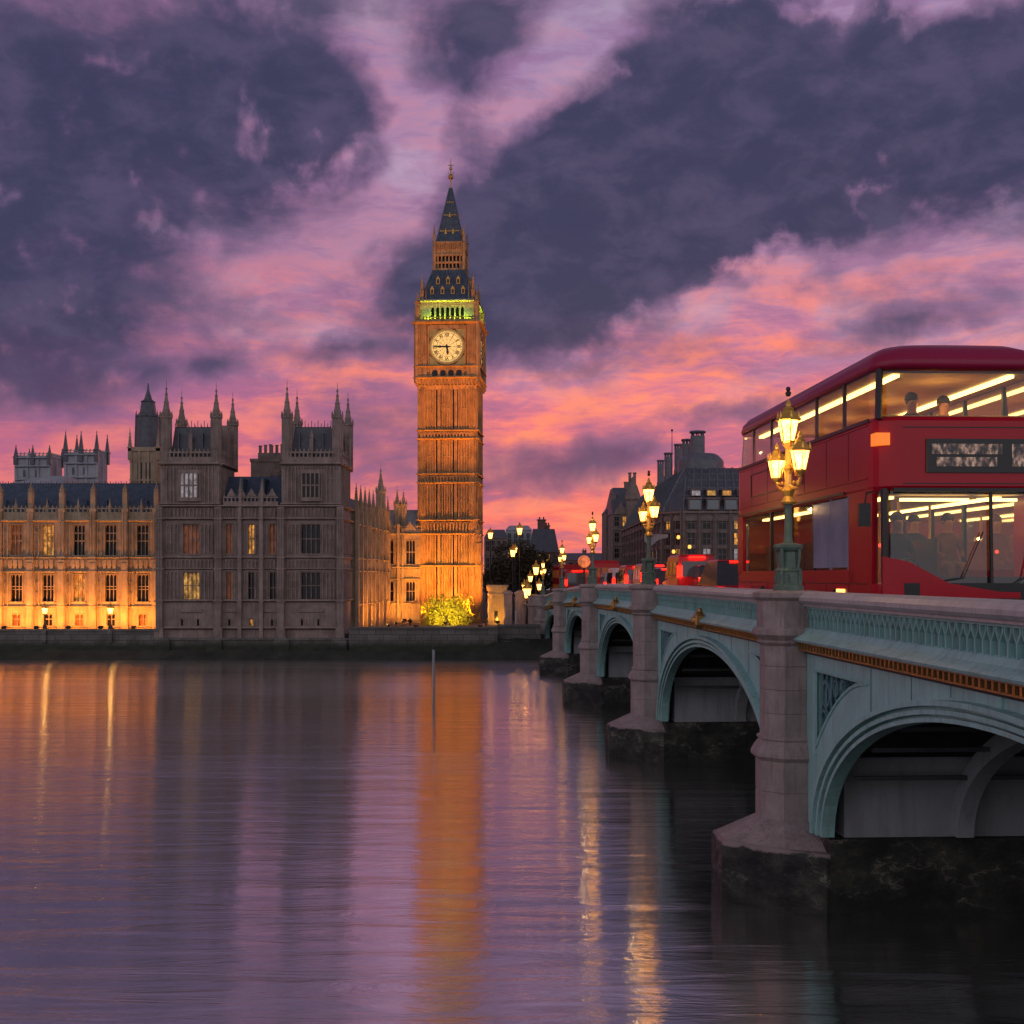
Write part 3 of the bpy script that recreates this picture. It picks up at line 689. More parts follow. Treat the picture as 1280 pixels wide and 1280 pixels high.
# stair turret and low buttress at the foot on the right
mb = MB(); mb.box(w-.05, w+.55, -w-.1, -w+1.6, 0, zt_(668)); pinnacle(mb, w+.25, -w+.2, zt_(670), 1.3, .2)
for dx in (.05,.2,.35,.5): mb.box(w+dx-.03, w+dx+.03, -w-.17, -w-.08, .2, zt_(672))
for z in (zt_(707), zt_(680)): mb.box(w, w+.62, -w-.2, -w+1.6, z-.07, z+.07)
mb.build('stair_turret', 'tower', ct)
# corbelled arcade below the clock and the clock stage
h = 2.88
mb = MB(); mb.loft([[(-a,-a,z),(a,-a,z),(a,a,z),(-a,a,z)] for a, z in ((w+.1,zt_(486)),(w+.22,zt_(481)),(w+.16,zt_(480)),(h,zt_(474)),(h+.06,zt_(472)),(h-.06,zt_(470)),(h-.06,zt_(403)))])
for k in range(4):
    mb.X = face(k, h-.06)
    for q in range(17): x = -h+.15+(2*h-.3)*q/16; mb.box(x-.07, x+.07, -.16, .02, zt_(481), zt_(474))
    string(mb, -h-.05, h+.05, zt_(458), .2, .24); string(mb, -h-.05, h+.05, zt_(472), .22, .26); string(mb, -h-.1, h+.1, zt_(403), .3, .34)
    for sgn in (-1, 1):
        a, b = sorted((sgn*(h+.02), sgn*(h-1.0))); mb.box(a, b, -.16, .05, zt_(471), zt_(403))
        for dx in (.06,.3,.5,.7,.94): mb.box(sgn*(h-dx)-.035, sgn*(h-dx)+.035, -.23, -.1, zt_(456), zt_(405))
        for z in (zt_(444), zt_(430), zt_(418)): mb.box(a+.03, b-.03, -.2, -.1, z-.05, z+.05)
        c = sgn*(h+.02); mb.ngon(c, -.0, [(.2,zt_(478)),(.2,zt_(403))])
    for q in range(5):
        x = -1.5+3.0*q/4; mb.box(x-.1, x+.1, -.14, .02, zt_(470), zt_(459))
        if q < 4:
            mb.prism_y([(x+.1,zt_(461)),(x+.1,zt_(464)),(x+.375,zt_(460.3)),(x+.65,zt_(464)),(x+.65,zt_(461)),(x+.65,zt_(459)),(x+.1,zt_(459))], -.1, .02)
    mb.box(-1.78, -1.66, -.2, .03, zt_(457), zt_(407)); mb.box(1.66, 1.78, -.2, .03, zt_(457), zt_(407)); mb.box(-1.66, 1.66, -.2, .03, zt_(411), zt_(406)); mb.box(-1.66, 1.66, -.2, .03, zt_(458), zt_(456))
mb.build('clock_stage', 'tower', ct)
mb = MB()
for k in range(4):
    mb.X = face(k, h-.06)
    for q in range(4): x = -1.5+3.0*q/4; mb.box(x+.16, x+.6, -.03, .01, zt_(470), zt_(462.5))
mb.build('arcade_openings', 'glassd', ct)
def dial_material():
    m = bpy.data.materials.new('opal_dial'); m.use_nodes = True
    t = NT(m.node_tree); bs = t.n['Principled BSDF']
    n = t.noise(t.node('ShaderNodeTexCoord').outputs['Object'], 5.0, 4, .6).outputs['Fac']
    t.put(bs.inputs['Emission Color'], t.ramp(n, [(.3,(.92,.47,.09,1)),(.7,(1.0,.61,.16,1))])); bs.inputs['Emission Strength'].default_value = .82
    bs.inputs['Base Color'].default_value = (.4,.35,.25,1)
    return m
M['dial'] = dial_material()
M['black'] = mat('black_paint', (.015, .013, .012), .5, .2, 3)
zc = zt_(433.3)
def clock(k):
    X = face(k, h-.06) @ Matrix.Translation((0,0,zc)) @ Matrix.Diagonal((1,1,.93,1)) @ Matrix.Translation((0,0,-zc))
    mb = MB(); mb.X = X
    n = 48
    mb.prism_y([(1.5*math.cos(2*math.pi*i/n), zc+1.5*math.sin(2*math.pi*i/n)) for i in range(n)], -.08, .0)
    d = mb.build('clock_dial', 'dial', ct)
    mb = MB(); mb.X = X
    mb.loft([[(r*math.cos(2*math.pi*i/n), y, zc+r*math.sin(2*math.pi*i/n)) for i in range(n)] for r, y in ((1.5,-.06),(1.5,-.2),(1.66,-.2),(1.66,-.0))], cap=False)
    for i in range(16):
        for sx in (-1, 1):
            for sz in (-1, 1):
                pass
    for sx in (-1, 1):
        for sz in (-1, 1):
            mb.prism_y([(sx*1.64, zc+sz*1.64), (sx*1.64, zc+sz*.75), (sx*1.32, zc+sz*1.05), (sx*1.05, zc+sz*1.32), (sx*.75, zc+sz*1.64)][::(1 if sx*sz < 0 else -1)], -.1, .0)
            for q in (.25, .5): mb.box(sx*1.36-.2*q, sx*1.36+.2*q, -.16+.08*q, -.08, zc+sz*1.36-.2*q, zc+sz*1.36+.2*q)
    mb.build('dial_frame', 'gold', d)
    mb = MB(); mb.X = X
    def ring(r0, r1):
        mb.loft([[(r*math.cos(2*math.pi*i/n), y, zc+r*math.sin(2*math.pi*i/n)) for i in range(n)] for r, y in ((r0,-.08),(r0,-.10),(r1,-.10),(r1,-.08))], cap=False)
    ring(1.44,1.47); ring(1.27,1.29); ring(.92,.945); ring(.70,.715)
    for i in range(60):
        a = 2*math.pi*i/60; r0, r1 = 1.29, 1.44
        wd = .022 if i % 5 == 0 else .010
        c, s = math.sin(a), math.cos(a)
        mb.loft([[(c*r0-s*wd, y, zc+s*r0+c*wd), (c*r0+s*wd, y, zc+s*r0-c*wd), (c*r1+s*wd, y, zc+s*r1-c*wd), (c*r1-s*wd, y, zc+s*r1+c*wd)] for y in (-.098,-.08)])
    for i in range(12):
        a = 2*math.pi*i/12; c, s = math.sin(a), math.cos(a); wd = .012; r0, r1 = .3, .93
        mb.loft([[(c*r0-s*wd, y, zc+s*r0+c*wd), (c*r0+s*wd, y, zc+s*r0-c*wd), (c*r1+s*wd, y, zc+s*r1-c*wd), (c*r1-s*wd, y, zc+s*r1+c*wd)] for y in (-.098,-.08)])
    mb.build('minute_track', 'black', d)
    numerals = ['XII','I','II','III','IIII','V','VI','VII','VIII','IX','X','XI']
    mb = MB()
    for i, sx in enumerate(numerals):
        cu = bpy.data.curves.new('numeral', 'FONT'); cu.body = sx; cu.size = .36; cu.align_x = 'CENTER'; cu.align_y = 'CENTER'; cu.extrude = .008; cu.offset = .012
        ob = bpy.data.objects.new('numeral', cu); COL.objects.link(ob)
        me = bpy.data.meshes.new_from_object(ob.evaluated_get(bpy.context.evaluated_depsgraph_get()))
        a = 2*math.pi*i/12
        mb.X = X @ Matrix.Translation((1.10*math.sin(a), -.105, zc+1.10*math.cos(a))) @ Matrix.Rotation(a, 4, 'Y') @ Matrix.Rotation(R(90), 4, 'X')
        mb.add([v.co for v in me.vertices], [tuple(p.vertices) for p in me.polygons])
        bpy.data.objects.remove(ob); bpy.data.meshes.remove(me)
    mb.build('numerals', 'black', d)
    def hand(name, a, pts):                                         # pts = outline half widths along the hand
        mb = MB(); mb.X = X @ Matrix.Translation((0, -.12, zc)) @ Matrix.Rotation(a, 4, 'Y')
        mb.loft([[(-wd, y, r) for r, wd in pts] + [(wd, y, r) for r, wd in reversed(pts)] for y in (-.02, .0)])
        mb.build(name, 'black', d)
    hand('minute_hand', R(270+1), [(-.35,.05),(0,.085),(.5,.075),(.62,.11),(1.0,.05),(1.34,.012)])
    hand('hour_hand', R(172.5), [(-.22,.06),(0,.10),(.4,.085),(.52,.14),(.66,.06),(.78,.012)])
clock(0); clock(1)
# belfry
hb = 2.5
M['green'] = mat('belfry_stone', (.42, .40, .24), .8, .2, 2, .4, 14)
mb = MB()
for k in range(4):
    mb.X = face(k, hb)
    n = 7; x0, x1 = -1.62, 1.62; st = (x1-x0)/n
    mb.box(-hb, x0-.08, -.05, .3, zt_(402), zt_(377)); mb.box(x1+.08, hb, -.05, .3, zt_(402), zt_(377))
    for q in range(n+1): x = x0+st*q; mb.box(x-.075, x+.075, -.02, .22, zt_(401), zt_(383))
    for q in range(n):
        a, b = x0+st*q+.07, x0+st*(q+1)-.07; z0, z1 = zt_(388), zt_(383)
        mb.prism_y([(a,z0),(a+.04,(z0+z1)/2+.08),((a+b)/2,z1),(a,z1)], 0, .2); mb.prism_y([(b,z0),(b,z1),((a+b)/2,z1),(b-.04,(z0+z1)/2+.08)], 0, .2)
    mb.box(-hb, hb, 0, .3, zt_(383), zt_(376)); mb.box(x0-.1, x1+.1, -.14, .2, zt_(403), zt_(400.5))
    for q in range(22): x = -hb+.12+(2*hb-.24)*q/21; mb.box(x-.05, x+.05, -.08, .0, zt_(382), zt_(378))
    string(mb, -hb-.05, hb+.05, zt_(376.3), .2, .2)
mb.build('belfry', 'green', ct)
mb = MB(); mb.box(-1.7, 1.7, -1.7, 1.7, zt_(402), zt_(378)); mb.build('belfry_core', 'iron', ct)
mb = MB()                                                           # balustrade and corner pinnacles round the belfry
for k in range(4):
    mb.X = face(k, h)
    parapet(mb, -h+.3, h-.3, .0, zt_(401), .5, .3)
    mb.X = turns[k]
    mb.ngon(-h+.12, -h+.12, [(.26,zt_(405)),(.26,zt_(384))]); pinnacle(mb, -h+.12, -h+.12, zt_(386), 1.4, .2)
    pinnacle(mb, -hb+.1, -hb+.1, zt_(378), 2.6, .15)
    for x in (-hb+.5, hb-.5): mb.tube([(x,-hb-.12,zt_(376)),(x,-hb-.1,zt_(352))], [.04,.012], 5)
mb.build('pinnacles', 'tower', ct)
for k in range(2):
    L_ = bpy.data.lights.new('belfry_light', 'AREA'); L_.shape = 'RECTANGLE'; L_.size = 4.2; L_.size_y = .1; L_.energy = 120; L_.color = (.62, 1.0, .04)
    o = bpy.data.objects.new('belfry_light', L_); COL.objects.link(o); o.parent = ct
    o.matrix_local = turns[k] @ Matrix.Translation((0, -hb-.2, zt_(401.5))) @ Matrix.Rotation(R(180-12), 4, 'X')
# roofs
def iron_roof(rows, name='roof'):
    mb = MB(); mb.loft([[(-a,-a,z),(a,-a,z),(a,a,z),(-a,a,z)] for a, z in rows]); return mb
rows = [(2.56,zt_(376)),(2.42,zt_(372)),(1.95,zt_(354)),(1.62,zt_(343)),(1.42,zt_(335))]
mb = iron_roof(rows)
for k in range(4):
    mb.X = turns[k]
    for q in range(9):
        t = -1+2*q/8; mb.tube([(t*2.42,-2.43,zt_(372)),(t*1.95,-1.96,zt_(354)),(t*1.44,-1.44,zt_(335))], .03, 4)
    mb.tube([(-2.56,-2.56,zt_(375)),(-1.95,-1.95,zt_(354)),(-1.44,-1.44,zt_(335))], .09, 6)
mb.build('lower_roof', 'slate', ct)
for k in range(2):
    for row, (py, n, wx) in enumerate(((366, 4, 2.9), (353, 3, 1.9))):
        for q in range(n):
            x = -wx/2+wx*q/(n-1); y = -(2.42-(372-py)*.0262)
            mb = MB(); mb.X = turns[k]
            z = zt_(py)
            mb.box(x-.17, x+.17, y-.16, y+.35, z-.12, z+.30); mb.prism_y([(x-.2,z+.30),(x+.2,z+.30),(x,z+.6)], y-.2, y+.35)
            o = mb.build('dormer', 'gold', ct)
            mb = MB(); mb.X = turns[k]; mb.box(x-.10, x+.10, y-.175, y-.155, z-.06, z+.28); mb.build('opening', 'black', o)
mb = MB(); a = 1.38
for k in range(4):
    mb.X = turns[k]
    for q in range(9): x = -a+2*a*q/8; mb.box(x-.06, x+.06, -a-.02, -a+.16, zt_(335), zt_(306))
    for z in (zt_(335), zt_(327), zt_(318)): mb.box(-a-.05, a+.05, -a-.07, -a+.12, z-.07, z+.09)
    for q in range(8):
        x = -a+2*a*(q+.5)/8; mb.prism_y([(x-.12,zt_(318)),(x-.12,zt_(319.5)),(x,zt_(318.2)),(x+.12,zt_(319.5)),(x+.12,zt_(318))], -a, -a+.1)
    for q in range(17): x = -a+2*a*q/16; mb.box(x-.04, x+.04, -a-.12, -a, zt_(310), zt_(304))
    mb.ngon(-a, -a, [(.16,zt_(336)),(.16,zt_(303))]); pinnacle(mb, -a-.02, -a-.02, zt_(304), 1.7, .1)
mb.X = Matrix.Identity(4)
mb.rect(0, 0, [(a-.02,a-.02,zt_(318)),(a-.02,a-.02,zt_(305)),(a+.12,a+.12,zt_(304)),(a+.12,a+.12,zt_(302))])
mb.build('lantern', 'tower', ct)
mb = MB(); mb.box(-.9, .9, -.9, .9, zt_(335), zt_(310)); mb.build('lantern_core', 'iron', ct)
rows = [(1.22,zt_(302)),(.98,zt_(288)),(.66,zt_(268)),(.40,zt_(252)),(.18,zt_(238)),(.10,zt_(234))]
mb = iron_roof(rows)
for k in range(4):
    mb.X = turns[k]; mb.tube([(-r,-r,z) for r, z in rows], .06, 5)
    for t in (-.5, 0, .5): mb.tube([(t*r,-r,z) for r, z in rows], .025, 4)
mb.build('spire', 'slate', ct)
mb = MB()
for a, py in ((1.02,288),(.68,268),(.42,252)): mb.rect(0, 0, [(a,a,zt_(py)-.05),(a-.02,a-.02,zt_(py)+.07)])
for k in range(4):
    mb.X = turns[k]
    for x in (-.35, .35): mb.prism_y([(x-.12,zt_(292)),(x+.12,zt_(292)),(x,zt_(284))], -1.12, -.9)
    mb.prism_y([(-.1,zt_(271)),(.1,zt_(271)),(0,zt_(264))], -.8, -.6)
mb.X = Matrix.Identity(4)
mb.tube([(0,0,zt_(236)),(0,0,zt_(198))], [.08,.025], 6); mb.ngon(0,0,[(.05,zt_(224)),(.24,zt_(222)),(.2,zt_(219)),(.05,zt_(217))]); mb.ball((0,0,zt_(211)), .15, 8)
mb.box(-.26,.26,-.03,.03,zt_(207)-.03,zt_(207)+.03); mb.box(-.03,.03,-.26,.26,zt_(207)-.03,zt_(207)+.03)
for a in range(8): q = a*math.pi/4; mb.tube([(.1*math.cos(q),.1*math.sin(q),zt_(221)),(.3*math.cos(q),.3*math.sin(q),zt_(215))], .02, 4)
mb.build('finial', 'gold', ct)

# ================================================================== foliage
def leaf_mat(name, c1, c2):
    m = bpy.data.materials.new(name); m.use_nodes = True
    t = NT(m.node_tree); bs = t.n['Principled BSDF']
    n = t.noise(t.node('ShaderNodeTexCoord').outputs['Object'], 2.5, 4, .7).outputs['Fac']
    t.put(bs.inputs['Base Color'], t.ramp(n, [(.35, c1+(1,)), (.65, c2+(1,))])); bs.inputs['Roughness'].default_value = .7
    return m
M['leaf'] = leaf_mat('dusk_leaves', (.03,.025,.012), (.085,.06,.03))
M['leafy'] = leaf_mat('yellow_leaves', (.26,.24,.02), (.62,.52,.06))
M['bark'] = mat('bark', (.06,.045,.035), .9, .3, 4, .5, 20)
def foliage(mb, c, rad, n, size, seed, lobes=9, floor=None):
    q = random.Random(seed); cl = []
    for i in range(lobes):
        d = Vector((q.gauss(0,1), q.gauss(0,1), q.gauss(0,.9))).normalized() * q.uniform(.35,.72)
        cl.append((Vector((d.x*rad[0], d.y*rad[1], d.z*rad[2])), q.uniform(.34,.52)))
    for i in range(n):
        lc, lr = q.choice(cl)
        d = Vector((q.gauss(0,1), q.gauss(0,1), q.gauss(0,1))).normalized() * (q.uniform(.25,1.0)**.5) * lr
        p = Vector(c) + lc + Vector((d.x*rad[0], d.y*rad[1], d.z*rad[2]))
        if floor is not None and p.z < floor: continue
        a = Vector((q.gauss(0,1), q.gauss(0,1), q.gauss(0,1))).normalized(); b = a.orthogonal().normalized()
        s = size*q.uniform(.6,1.4); a *= s; b *= s*.6
        mb.add([p-a, p+b*.9, p+a, p-b*.9], [(0,1,2,3)])
def tree(name, label, cat, loc, trunk_h, c, rad, n, size, seed, leaf, floor=None, lobes=10):
    r = thing(name, label, cat, loc)
    q = random.Random(seed+50)
    mb = MB(); mb.tube([(0,0,0),(.05,0,trunk_h*.5),(0,.05,trunk_h),(0,0,c[2])], [.06*rad[0]+.05,.05*rad[0]+.03,.035*rad[0]+.03,.02], 8)
    for i in range(9):
        a = q.uniform(0,6.28); e = Vector((math.cos(a)*rad[0]*.7, math.sin(a)*rad[1]*.7, c[2]+rad[2]*q.uniform(-.3,.6)-trunk_h*.7))
        s0 = Vector((0,0,trunk_h*q.uniform(.6,.95)))
        mb.tube([s0, s0+e*.5+Vector((0,0,.1)), s0+e], [.05*rad[0]*.5+.02,.02*rad[0]*.6+.012,.008], 5)
    mb.build('trunk', 'bark', r)
    mb = MB(); foliage(mb, c, rad, n, size, seed, lobes, floor); mb.build('crown', leaf, r)
    return r
tree('bush', 'floodlit yellow leafy bush at the foot of the clock tower', 'bush', (at(559,99.2), 99.2, 1.6), .5, (0,0,.95), (2.75,1.4,1.75), 4200, .12, 11, 'leafy', -.0, 20)
tree('tree', 'large dark round tree behind the street lamps right of the clock tower', 'tree', (at(652,128), 128, 1.6), 2.2, (0,0,4.4), (3.6,3.2,3.3), 7000, .2, 21, 'leaf', .4, 14)
tree('tree', 'smaller dark tree just right of the clock tower foot', 'tree', (at(624,126), 126, 1.6), 1.8, (0,0,3.4), (2.0,1.8,2.5), 3000, .19, 31, 'leaf', .3, 9)

# ================================================================== buildings beyond the far bank
def block(name, label, loc, W, Dp, Hh, wall, roof=None, rh=1.5, floors=4, bays=5, lit=.2, seed=1, rz=0, chim=(), ww=.5):
    q = random.Random(seed)
    r = thing(name, label, 'building', loc, rz)
    mb = MB(); mb.box(0, W, 0, Dp, 0, Hh)
    fh = Hh/floors; bw = W/bays
    for f in range(1, floors+1): string(mb, -.03, W+.03, f*fh-.06, .12, .12)
    for b in range(bays+1): mb.box(b*bw-.09, b*bw+.09, -.09, .01, 0, Hh)
    mb.build('wall', wall, r)
    for f in range(floors):
        for b in range(bays):
            mb = MB(); a = b*bw+bw*(1-ww)/2; z = f*fh+fh*.22
            mb.box(a-.05, a+bw*ww+.05, -.05, .02, z-.06, z); mb.box(a-.05, a, -.05, .02, z, z+fh*.58); mb.box(a+bw*ww, a+bw*ww+.05, -.05, .02, z, z+fh*.58); mb.box(a+bw*ww/2-.02, a+bw*ww/2+.02, -.04, .01, z, z+fh*.58); mb.box(a, a+bw*ww, -.045, .01, z+fh*.28, z+fh*.32)
            o = mb.build('window', wall, r)
            mb = MB(); mb.box(a, a+bw*ww, -.02, -.005, z, z+fh*.58); mb.build('pane', q.choice(['lit1','lit2','lit2','litw']) if q.random() < lit else 'glassd', o)
    if roof:
        mb = MB(); mb.loft([[(-.1,-.1,Hh),(W+.1,-.1,Hh),(W+.1,Dp,Hh),(-.1,Dp,Hh)],[(.4,Dp*.35,Hh+rh),(W-.4,Dp*.35,Hh+rh),(W-.4,Dp*.65,Hh+rh),(.4,Dp*.65,Hh+rh)]]); mb.build('roof', roof, r)
    for cx_, cw, ch in chim:
        mb = MB(); mb.rect(cx_, Dp*.5, [(cw,.4,Hh),(cw,.4,Hh+rh+ch)]); mb.rect(cx_, Dp*.5, [(cw+.08,.48,Hh+rh+ch),(cw+.08,.48,Hh+rh+ch+.15)])
        for k in (-.5, .5): mb.ngon(cx_+k*cw, Dp*.5, [(.1,Hh+rh+ch+.15),(.1,Hh+rh+ch+.5)])
        mb.build('chimney', wall, r)
    return r
M['brick'] = mat('dark_brick', (.16,.085,.075), .85, .3, 3, .3, 30, streak=.3)
M['bronze'] = mat('dark_bronze_cladding', (.15,.11,.105), .55, .3, 2.5, .2, 20)
M['bstone'] = mat('street_stone', (.22,.16,.145), .85, .25, 2, .3, 20, streak=.3)
M['flue'] = mat('flue_metal', (.12,.12,.145), .45, .25, 3)
def Xz(px, py, Y): return at(px, Y), zz(py, Y)
block('office_building', 'grey roofed building close right of the clock tower behind the trees', (at(606,165),165,1.6), at(634,165)-at(606,165), 8, zz(672,165)-1.6, 'bstone', 'slate2', 1.2, 4, 4, .15, 3)
block('office_building', 'pale flat roofed building behind the crown of the large dark tree', (at(633,172),172,1.6), at(664,172)-at(633,172), 8, zz(662,172)-1.6, 'pale', 'pale', .7, 4, 4, .1, 4)
block('office_building', 'dark brick house with tall chimney stack and steep gable left of the open street', (at(663,160),160,1.6), at(698,160)-at(663,160), 9, zz(690,160)-1.6, 'brick', 'slate2', 3.2, 4, 4, .15, 5, chim=((1.6,.55,1.2),(2.4,.3,.4)))
block('terrace_houses', 'low dark row of houses closing the far end of the street', (at(690,230),230,1.6), at(775,230)-at(690,230), 10, zz(700,230)-1.6, 'brick', 'slate2', 1.4, 3, 9, .3, 6, chim=((2,.4,.4),(6.5,.4,.4),(10.5,.4,.5)))
# gabled stone building with domed turret
gb = block('gabled_building', 'stone gabled building with domed corner turret beyond the office with tall flues', (at(766,150),150,1.6), at(806,150)-at(766,150), 14, zz(642,150)-1.6, 'bstone', 'slate2', 3.6, 6, 4, .12, 8)
Hh = zz(642,150)-1.6
mb = MB(); x = (at(791,150)-at(766,150)); mb.ngon(x, -.1, [(.85,0),(.85,Hh+1.6),(1.0,Hh+1.7),(1.0,Hh+1.9),(.8,Hh+2.6),(.55,Hh+3.4),(.3,Hh+3.9),(.3,Hh+4.3),(.05,Hh+4.6)], 12)
for dx in (-.35, .25): mb.rect(x+dx, .2, [(.16,.2,Hh+3),(.16,.2,Hh+5.0)]); mb.rect(x+dx, .2, [(.22,.26,Hh+5.0),(.22,.26,Hh+5.15)])
mb.build('corner_turret', 'bstone', gb)
mb = MB()
for q, hgt in ((1.0, 1.5), (3.4, 2.2)): mb.prism_y([(q-.8,Hh),(q+.8,Hh),(q+.55,Hh+hgt*.5),(q+.3,Hh+hgt*.55),(q,Hh+hgt),(q-.3,Hh+hgt*.55),(q-.55,Hh+hgt*.5)], -.1, .6)
mb.build('gable', 'bstone', gb)
mb = MB(); mb.rect(.3, 3, [(.3,.4,Hh),(.3,.4,Hh+2.6)]); mb.rect(2.2, 5, [(.3,.4,Hh),(.3,.4,Hh+4.2)]); mb.rect(.3,3,[(.36,.46,Hh+2.6),(.36,.46,Hh+2.75)]); mb.rect(2.2,5,[(.36,.46,Hh+4.2),(.36,.46,Hh+4.35)]); mb.build('chimney', 'bstone', gb)
block('gabled_building', 'narrow grey stone front at the street end, leftmost of the right hand buildings', (at(758,158),158,1.6), at(770,158)-at(758,158), 8, zz(640,158)-1.6, 'bstone', 'slate2', .9, 6, 2, .1, 9)

# office with the tall roof flues
ob = thing('office_building', 'dark bronze office block with steep ribbed roof and row of tall flues', 'building', (0,0,0))
g0 = 1.6; ze = 11.05; zr_ = 15.2
plan = [(12.9,102.0),(14.3,100.2),(26,100.2),(26,142),(13.2,142)]
mb = MB(); mb.prism_z(plan, g0, ze)
def frame_on(p, q_): 
    d = Vector((q_[0]-p[0], q_[1]-p[1], 0)); return Matrix.Translation((p[0],p[1],0)) @ Matrix.Rotation(math.atan2(d.y,d.x),4,'Z'), d.length
faces = [(plan[0],plan[1],2),(plan[1],plan[2],9),((13.2,142),plan[0],13)]
fl = [(10.95-1.32*k, 10.95-1.32*k-1.32) for k in range(7)]
wq = random.Random(4); pan = []
for p, q_, n in faces:
    X, L = frame_on(p, q_); mb.X = X; bw = L/n
    for b in range(n+1):
        dp = .22 if n < 12 else .10; mb.box(b*bw-.16, b*bw+.16, -dp, .02, g0, ze); mb.tube([(b*bw,-dp-.08,g0),(b*bw,-dp-.08,ze+.2)], .07, 6)
    for z1, z0 in fl: mb.box(0, L, -.12, .02, z1-.32, z1)
mb.build('wall', 'bronze', ob)
mb = MB()
for p, q_, n in faces:
    mb.X, L = frame_on(p, q_); mb.box(-.1, L+.1, -.35, .0, ze-.10, ze+.06); mb.box(.0, L, -.16, .0, ze-.75, ze-.35)
mb.build('eaves_band', 'bstone', ob)
for p, q_, n in faces:
    X, L = frame_on(p, q_); bw = L/n
    for b in range(n):
        for z1, z0 in fl[:6] if n < 12 else fl[2:5]:
            mb = MB(); mb.X = X; a0, a1 = (b*bw+.3, (b+1)*bw-.3) if n < 12 else (b*bw+.9, (b+1)*bw-.9)
            mb.box(a0, a0+.05, -.06, .03, z0, z1-.34); mb.box(a1-.05, a1, -.06, .03, z0, z1-.34); mb.box((a0+a1)/2-.025, (a0+a1)/2+.025, -.06, .03, z0, z1-.34); mb.box(a0, a1, -.05, .03, z0+.5, z0+.55)
            o = mb.build('window', 'bronze', ob)
            mb = MB(); mb.X = X; mb.box(a0+.05, a1-.05, -.03, -.012, z0, z1-.35); mb.build('pane', wq.choice(['lit1','lit2','lit2','litw']) if wq.random() < (.34 if n < 12 else .75) else 'glassd', o)
mb = MB(); rows = []
ins = [(0,ze+.06),(.15,ze+.5),(1.0,12.5),(2.4,14.0),(3.6,zr_)]
def inset(k):
    return [(12.9+k*.62,102.0+k*.75),(14.3+k*.3,100.2+k*1.5),(26,100.2+k*1.5),(26,142),(13.2+k*.62,142)]
mb.loft([[(x,y,z) for x,y in inset(k)] for k, z in ins])
mb.build('roof', 'slate2', ob)
mb = MB()
for i in range(17):                                                # standing ribs on the front and side slopes
    t = i/16
    mb.tube([((12.9+k*.62)*(1-t)*.0+((14.3+k*.3)+(26-14.3-k*.3)*t), 100.2+k*1.5-.03, z) for k, z in ins], .10, 4)
for i in range(30):
    t = i/29; mb.tube([(12.9+k*.62+.3*t-.02, 102+k*.75+(142-102-k*.75)*t, z) for k, z in ins], .10, 4)
for k, z in ((1.0,12.5),(1.7,13.25),(2.4,14.0),(3.0,14.6)): 
    mb.box(14.4+k*.3, 26, 100.2+k*1.5-.06, 100.2+k*1.5, z-.03, z+.03)
mb.build('roof_ribs', 'flue', ob)
M['sky_glass'] = mat('tilted_attic_glass', (.03,.05,.08), .08, .1, 2, spec=1.0)
for i in range(7):
    x = 14.7+i*1.5; mb = MB(); mb.box(x, x+1.1, 99.95, 101.2, 11.2, 12.1); mb.prism_y([(x-.08,12.1),(x+1.18,12.1),(x+1.1,12.25),(x,12.25)], 99.85, 101.4)
    o = mb.build('bay_window', 'bronze', ob)
    mb = MB(); mb.box(x+.1, x+1.0, 99.92, 99.94, 11.28, 12.02); mb.build('pane', 'sky_glass', o)
for i in range(4):
    x = 15.1+i*1.3; mb = MB(); mb.box(x, x+.85, 101.2, 102.6, 12.45, 12.95); mb.box(x-.05, x+.9, 101.1, 102.7, 12.95, 13.05); o = mb.build('dormer', 'bronze', ob)
    mb = MB(); mb.box(x+.08, x+.77, 101.18, 101.195, 12.5, 12.9); mb.build('pane', ['litw','lit2','lit1','glassd'][i], o)
mb = MB(); mb.ngon(16.9, 107.5, [(2.0,14.6),(2.0,15.9),(1.9,16.1),(1.5,16.5),(1.3,16.6)], 16); mb.build('plant_drum', 'flue', ob)
for x, Y, pt, pb, r in ((16.55,107,539,570,.62),(16.05,110,549,576,.46),(16.2,117,555,582,.36),(16.15,124,566,592,.4),(16.35,132,575,600,.36)):
    z0, z1 = 14.6, zz(pt, Y); mb = MB()
    mb.ngon(x, Y, [(r*1.15,z0),(r*1.15,z0+(z1-z0)*.35),(r,z0+(z1-z0)*.38),(r,z1-.45)], 14)
    for k in range(8): a = k*math.pi/4; mb.box(x+r*.86*math.cos(a)-.05, x+r*.86*math.cos(a)+.05, Y+r*.86*math.sin(a)-.05, Y+r*.86*math.sin(a)+.05, z1-.46, z1-.15)
    mb.ngon(x, Y, [(r*1.12,z1-.17),(r*1.18,z1-.08),(r*1.1,z1)], 14)
    mb.build('flue', 'flue', ob)
mb = MB(); mb.tube([(at(840,119),119,14.5),(at(840,119),119,zz(539,119))], [.07,.03], 6); mb.ball((at(840,119),119,zz(538,119)), .12); mb.build('flagpole', 'iron', ob)
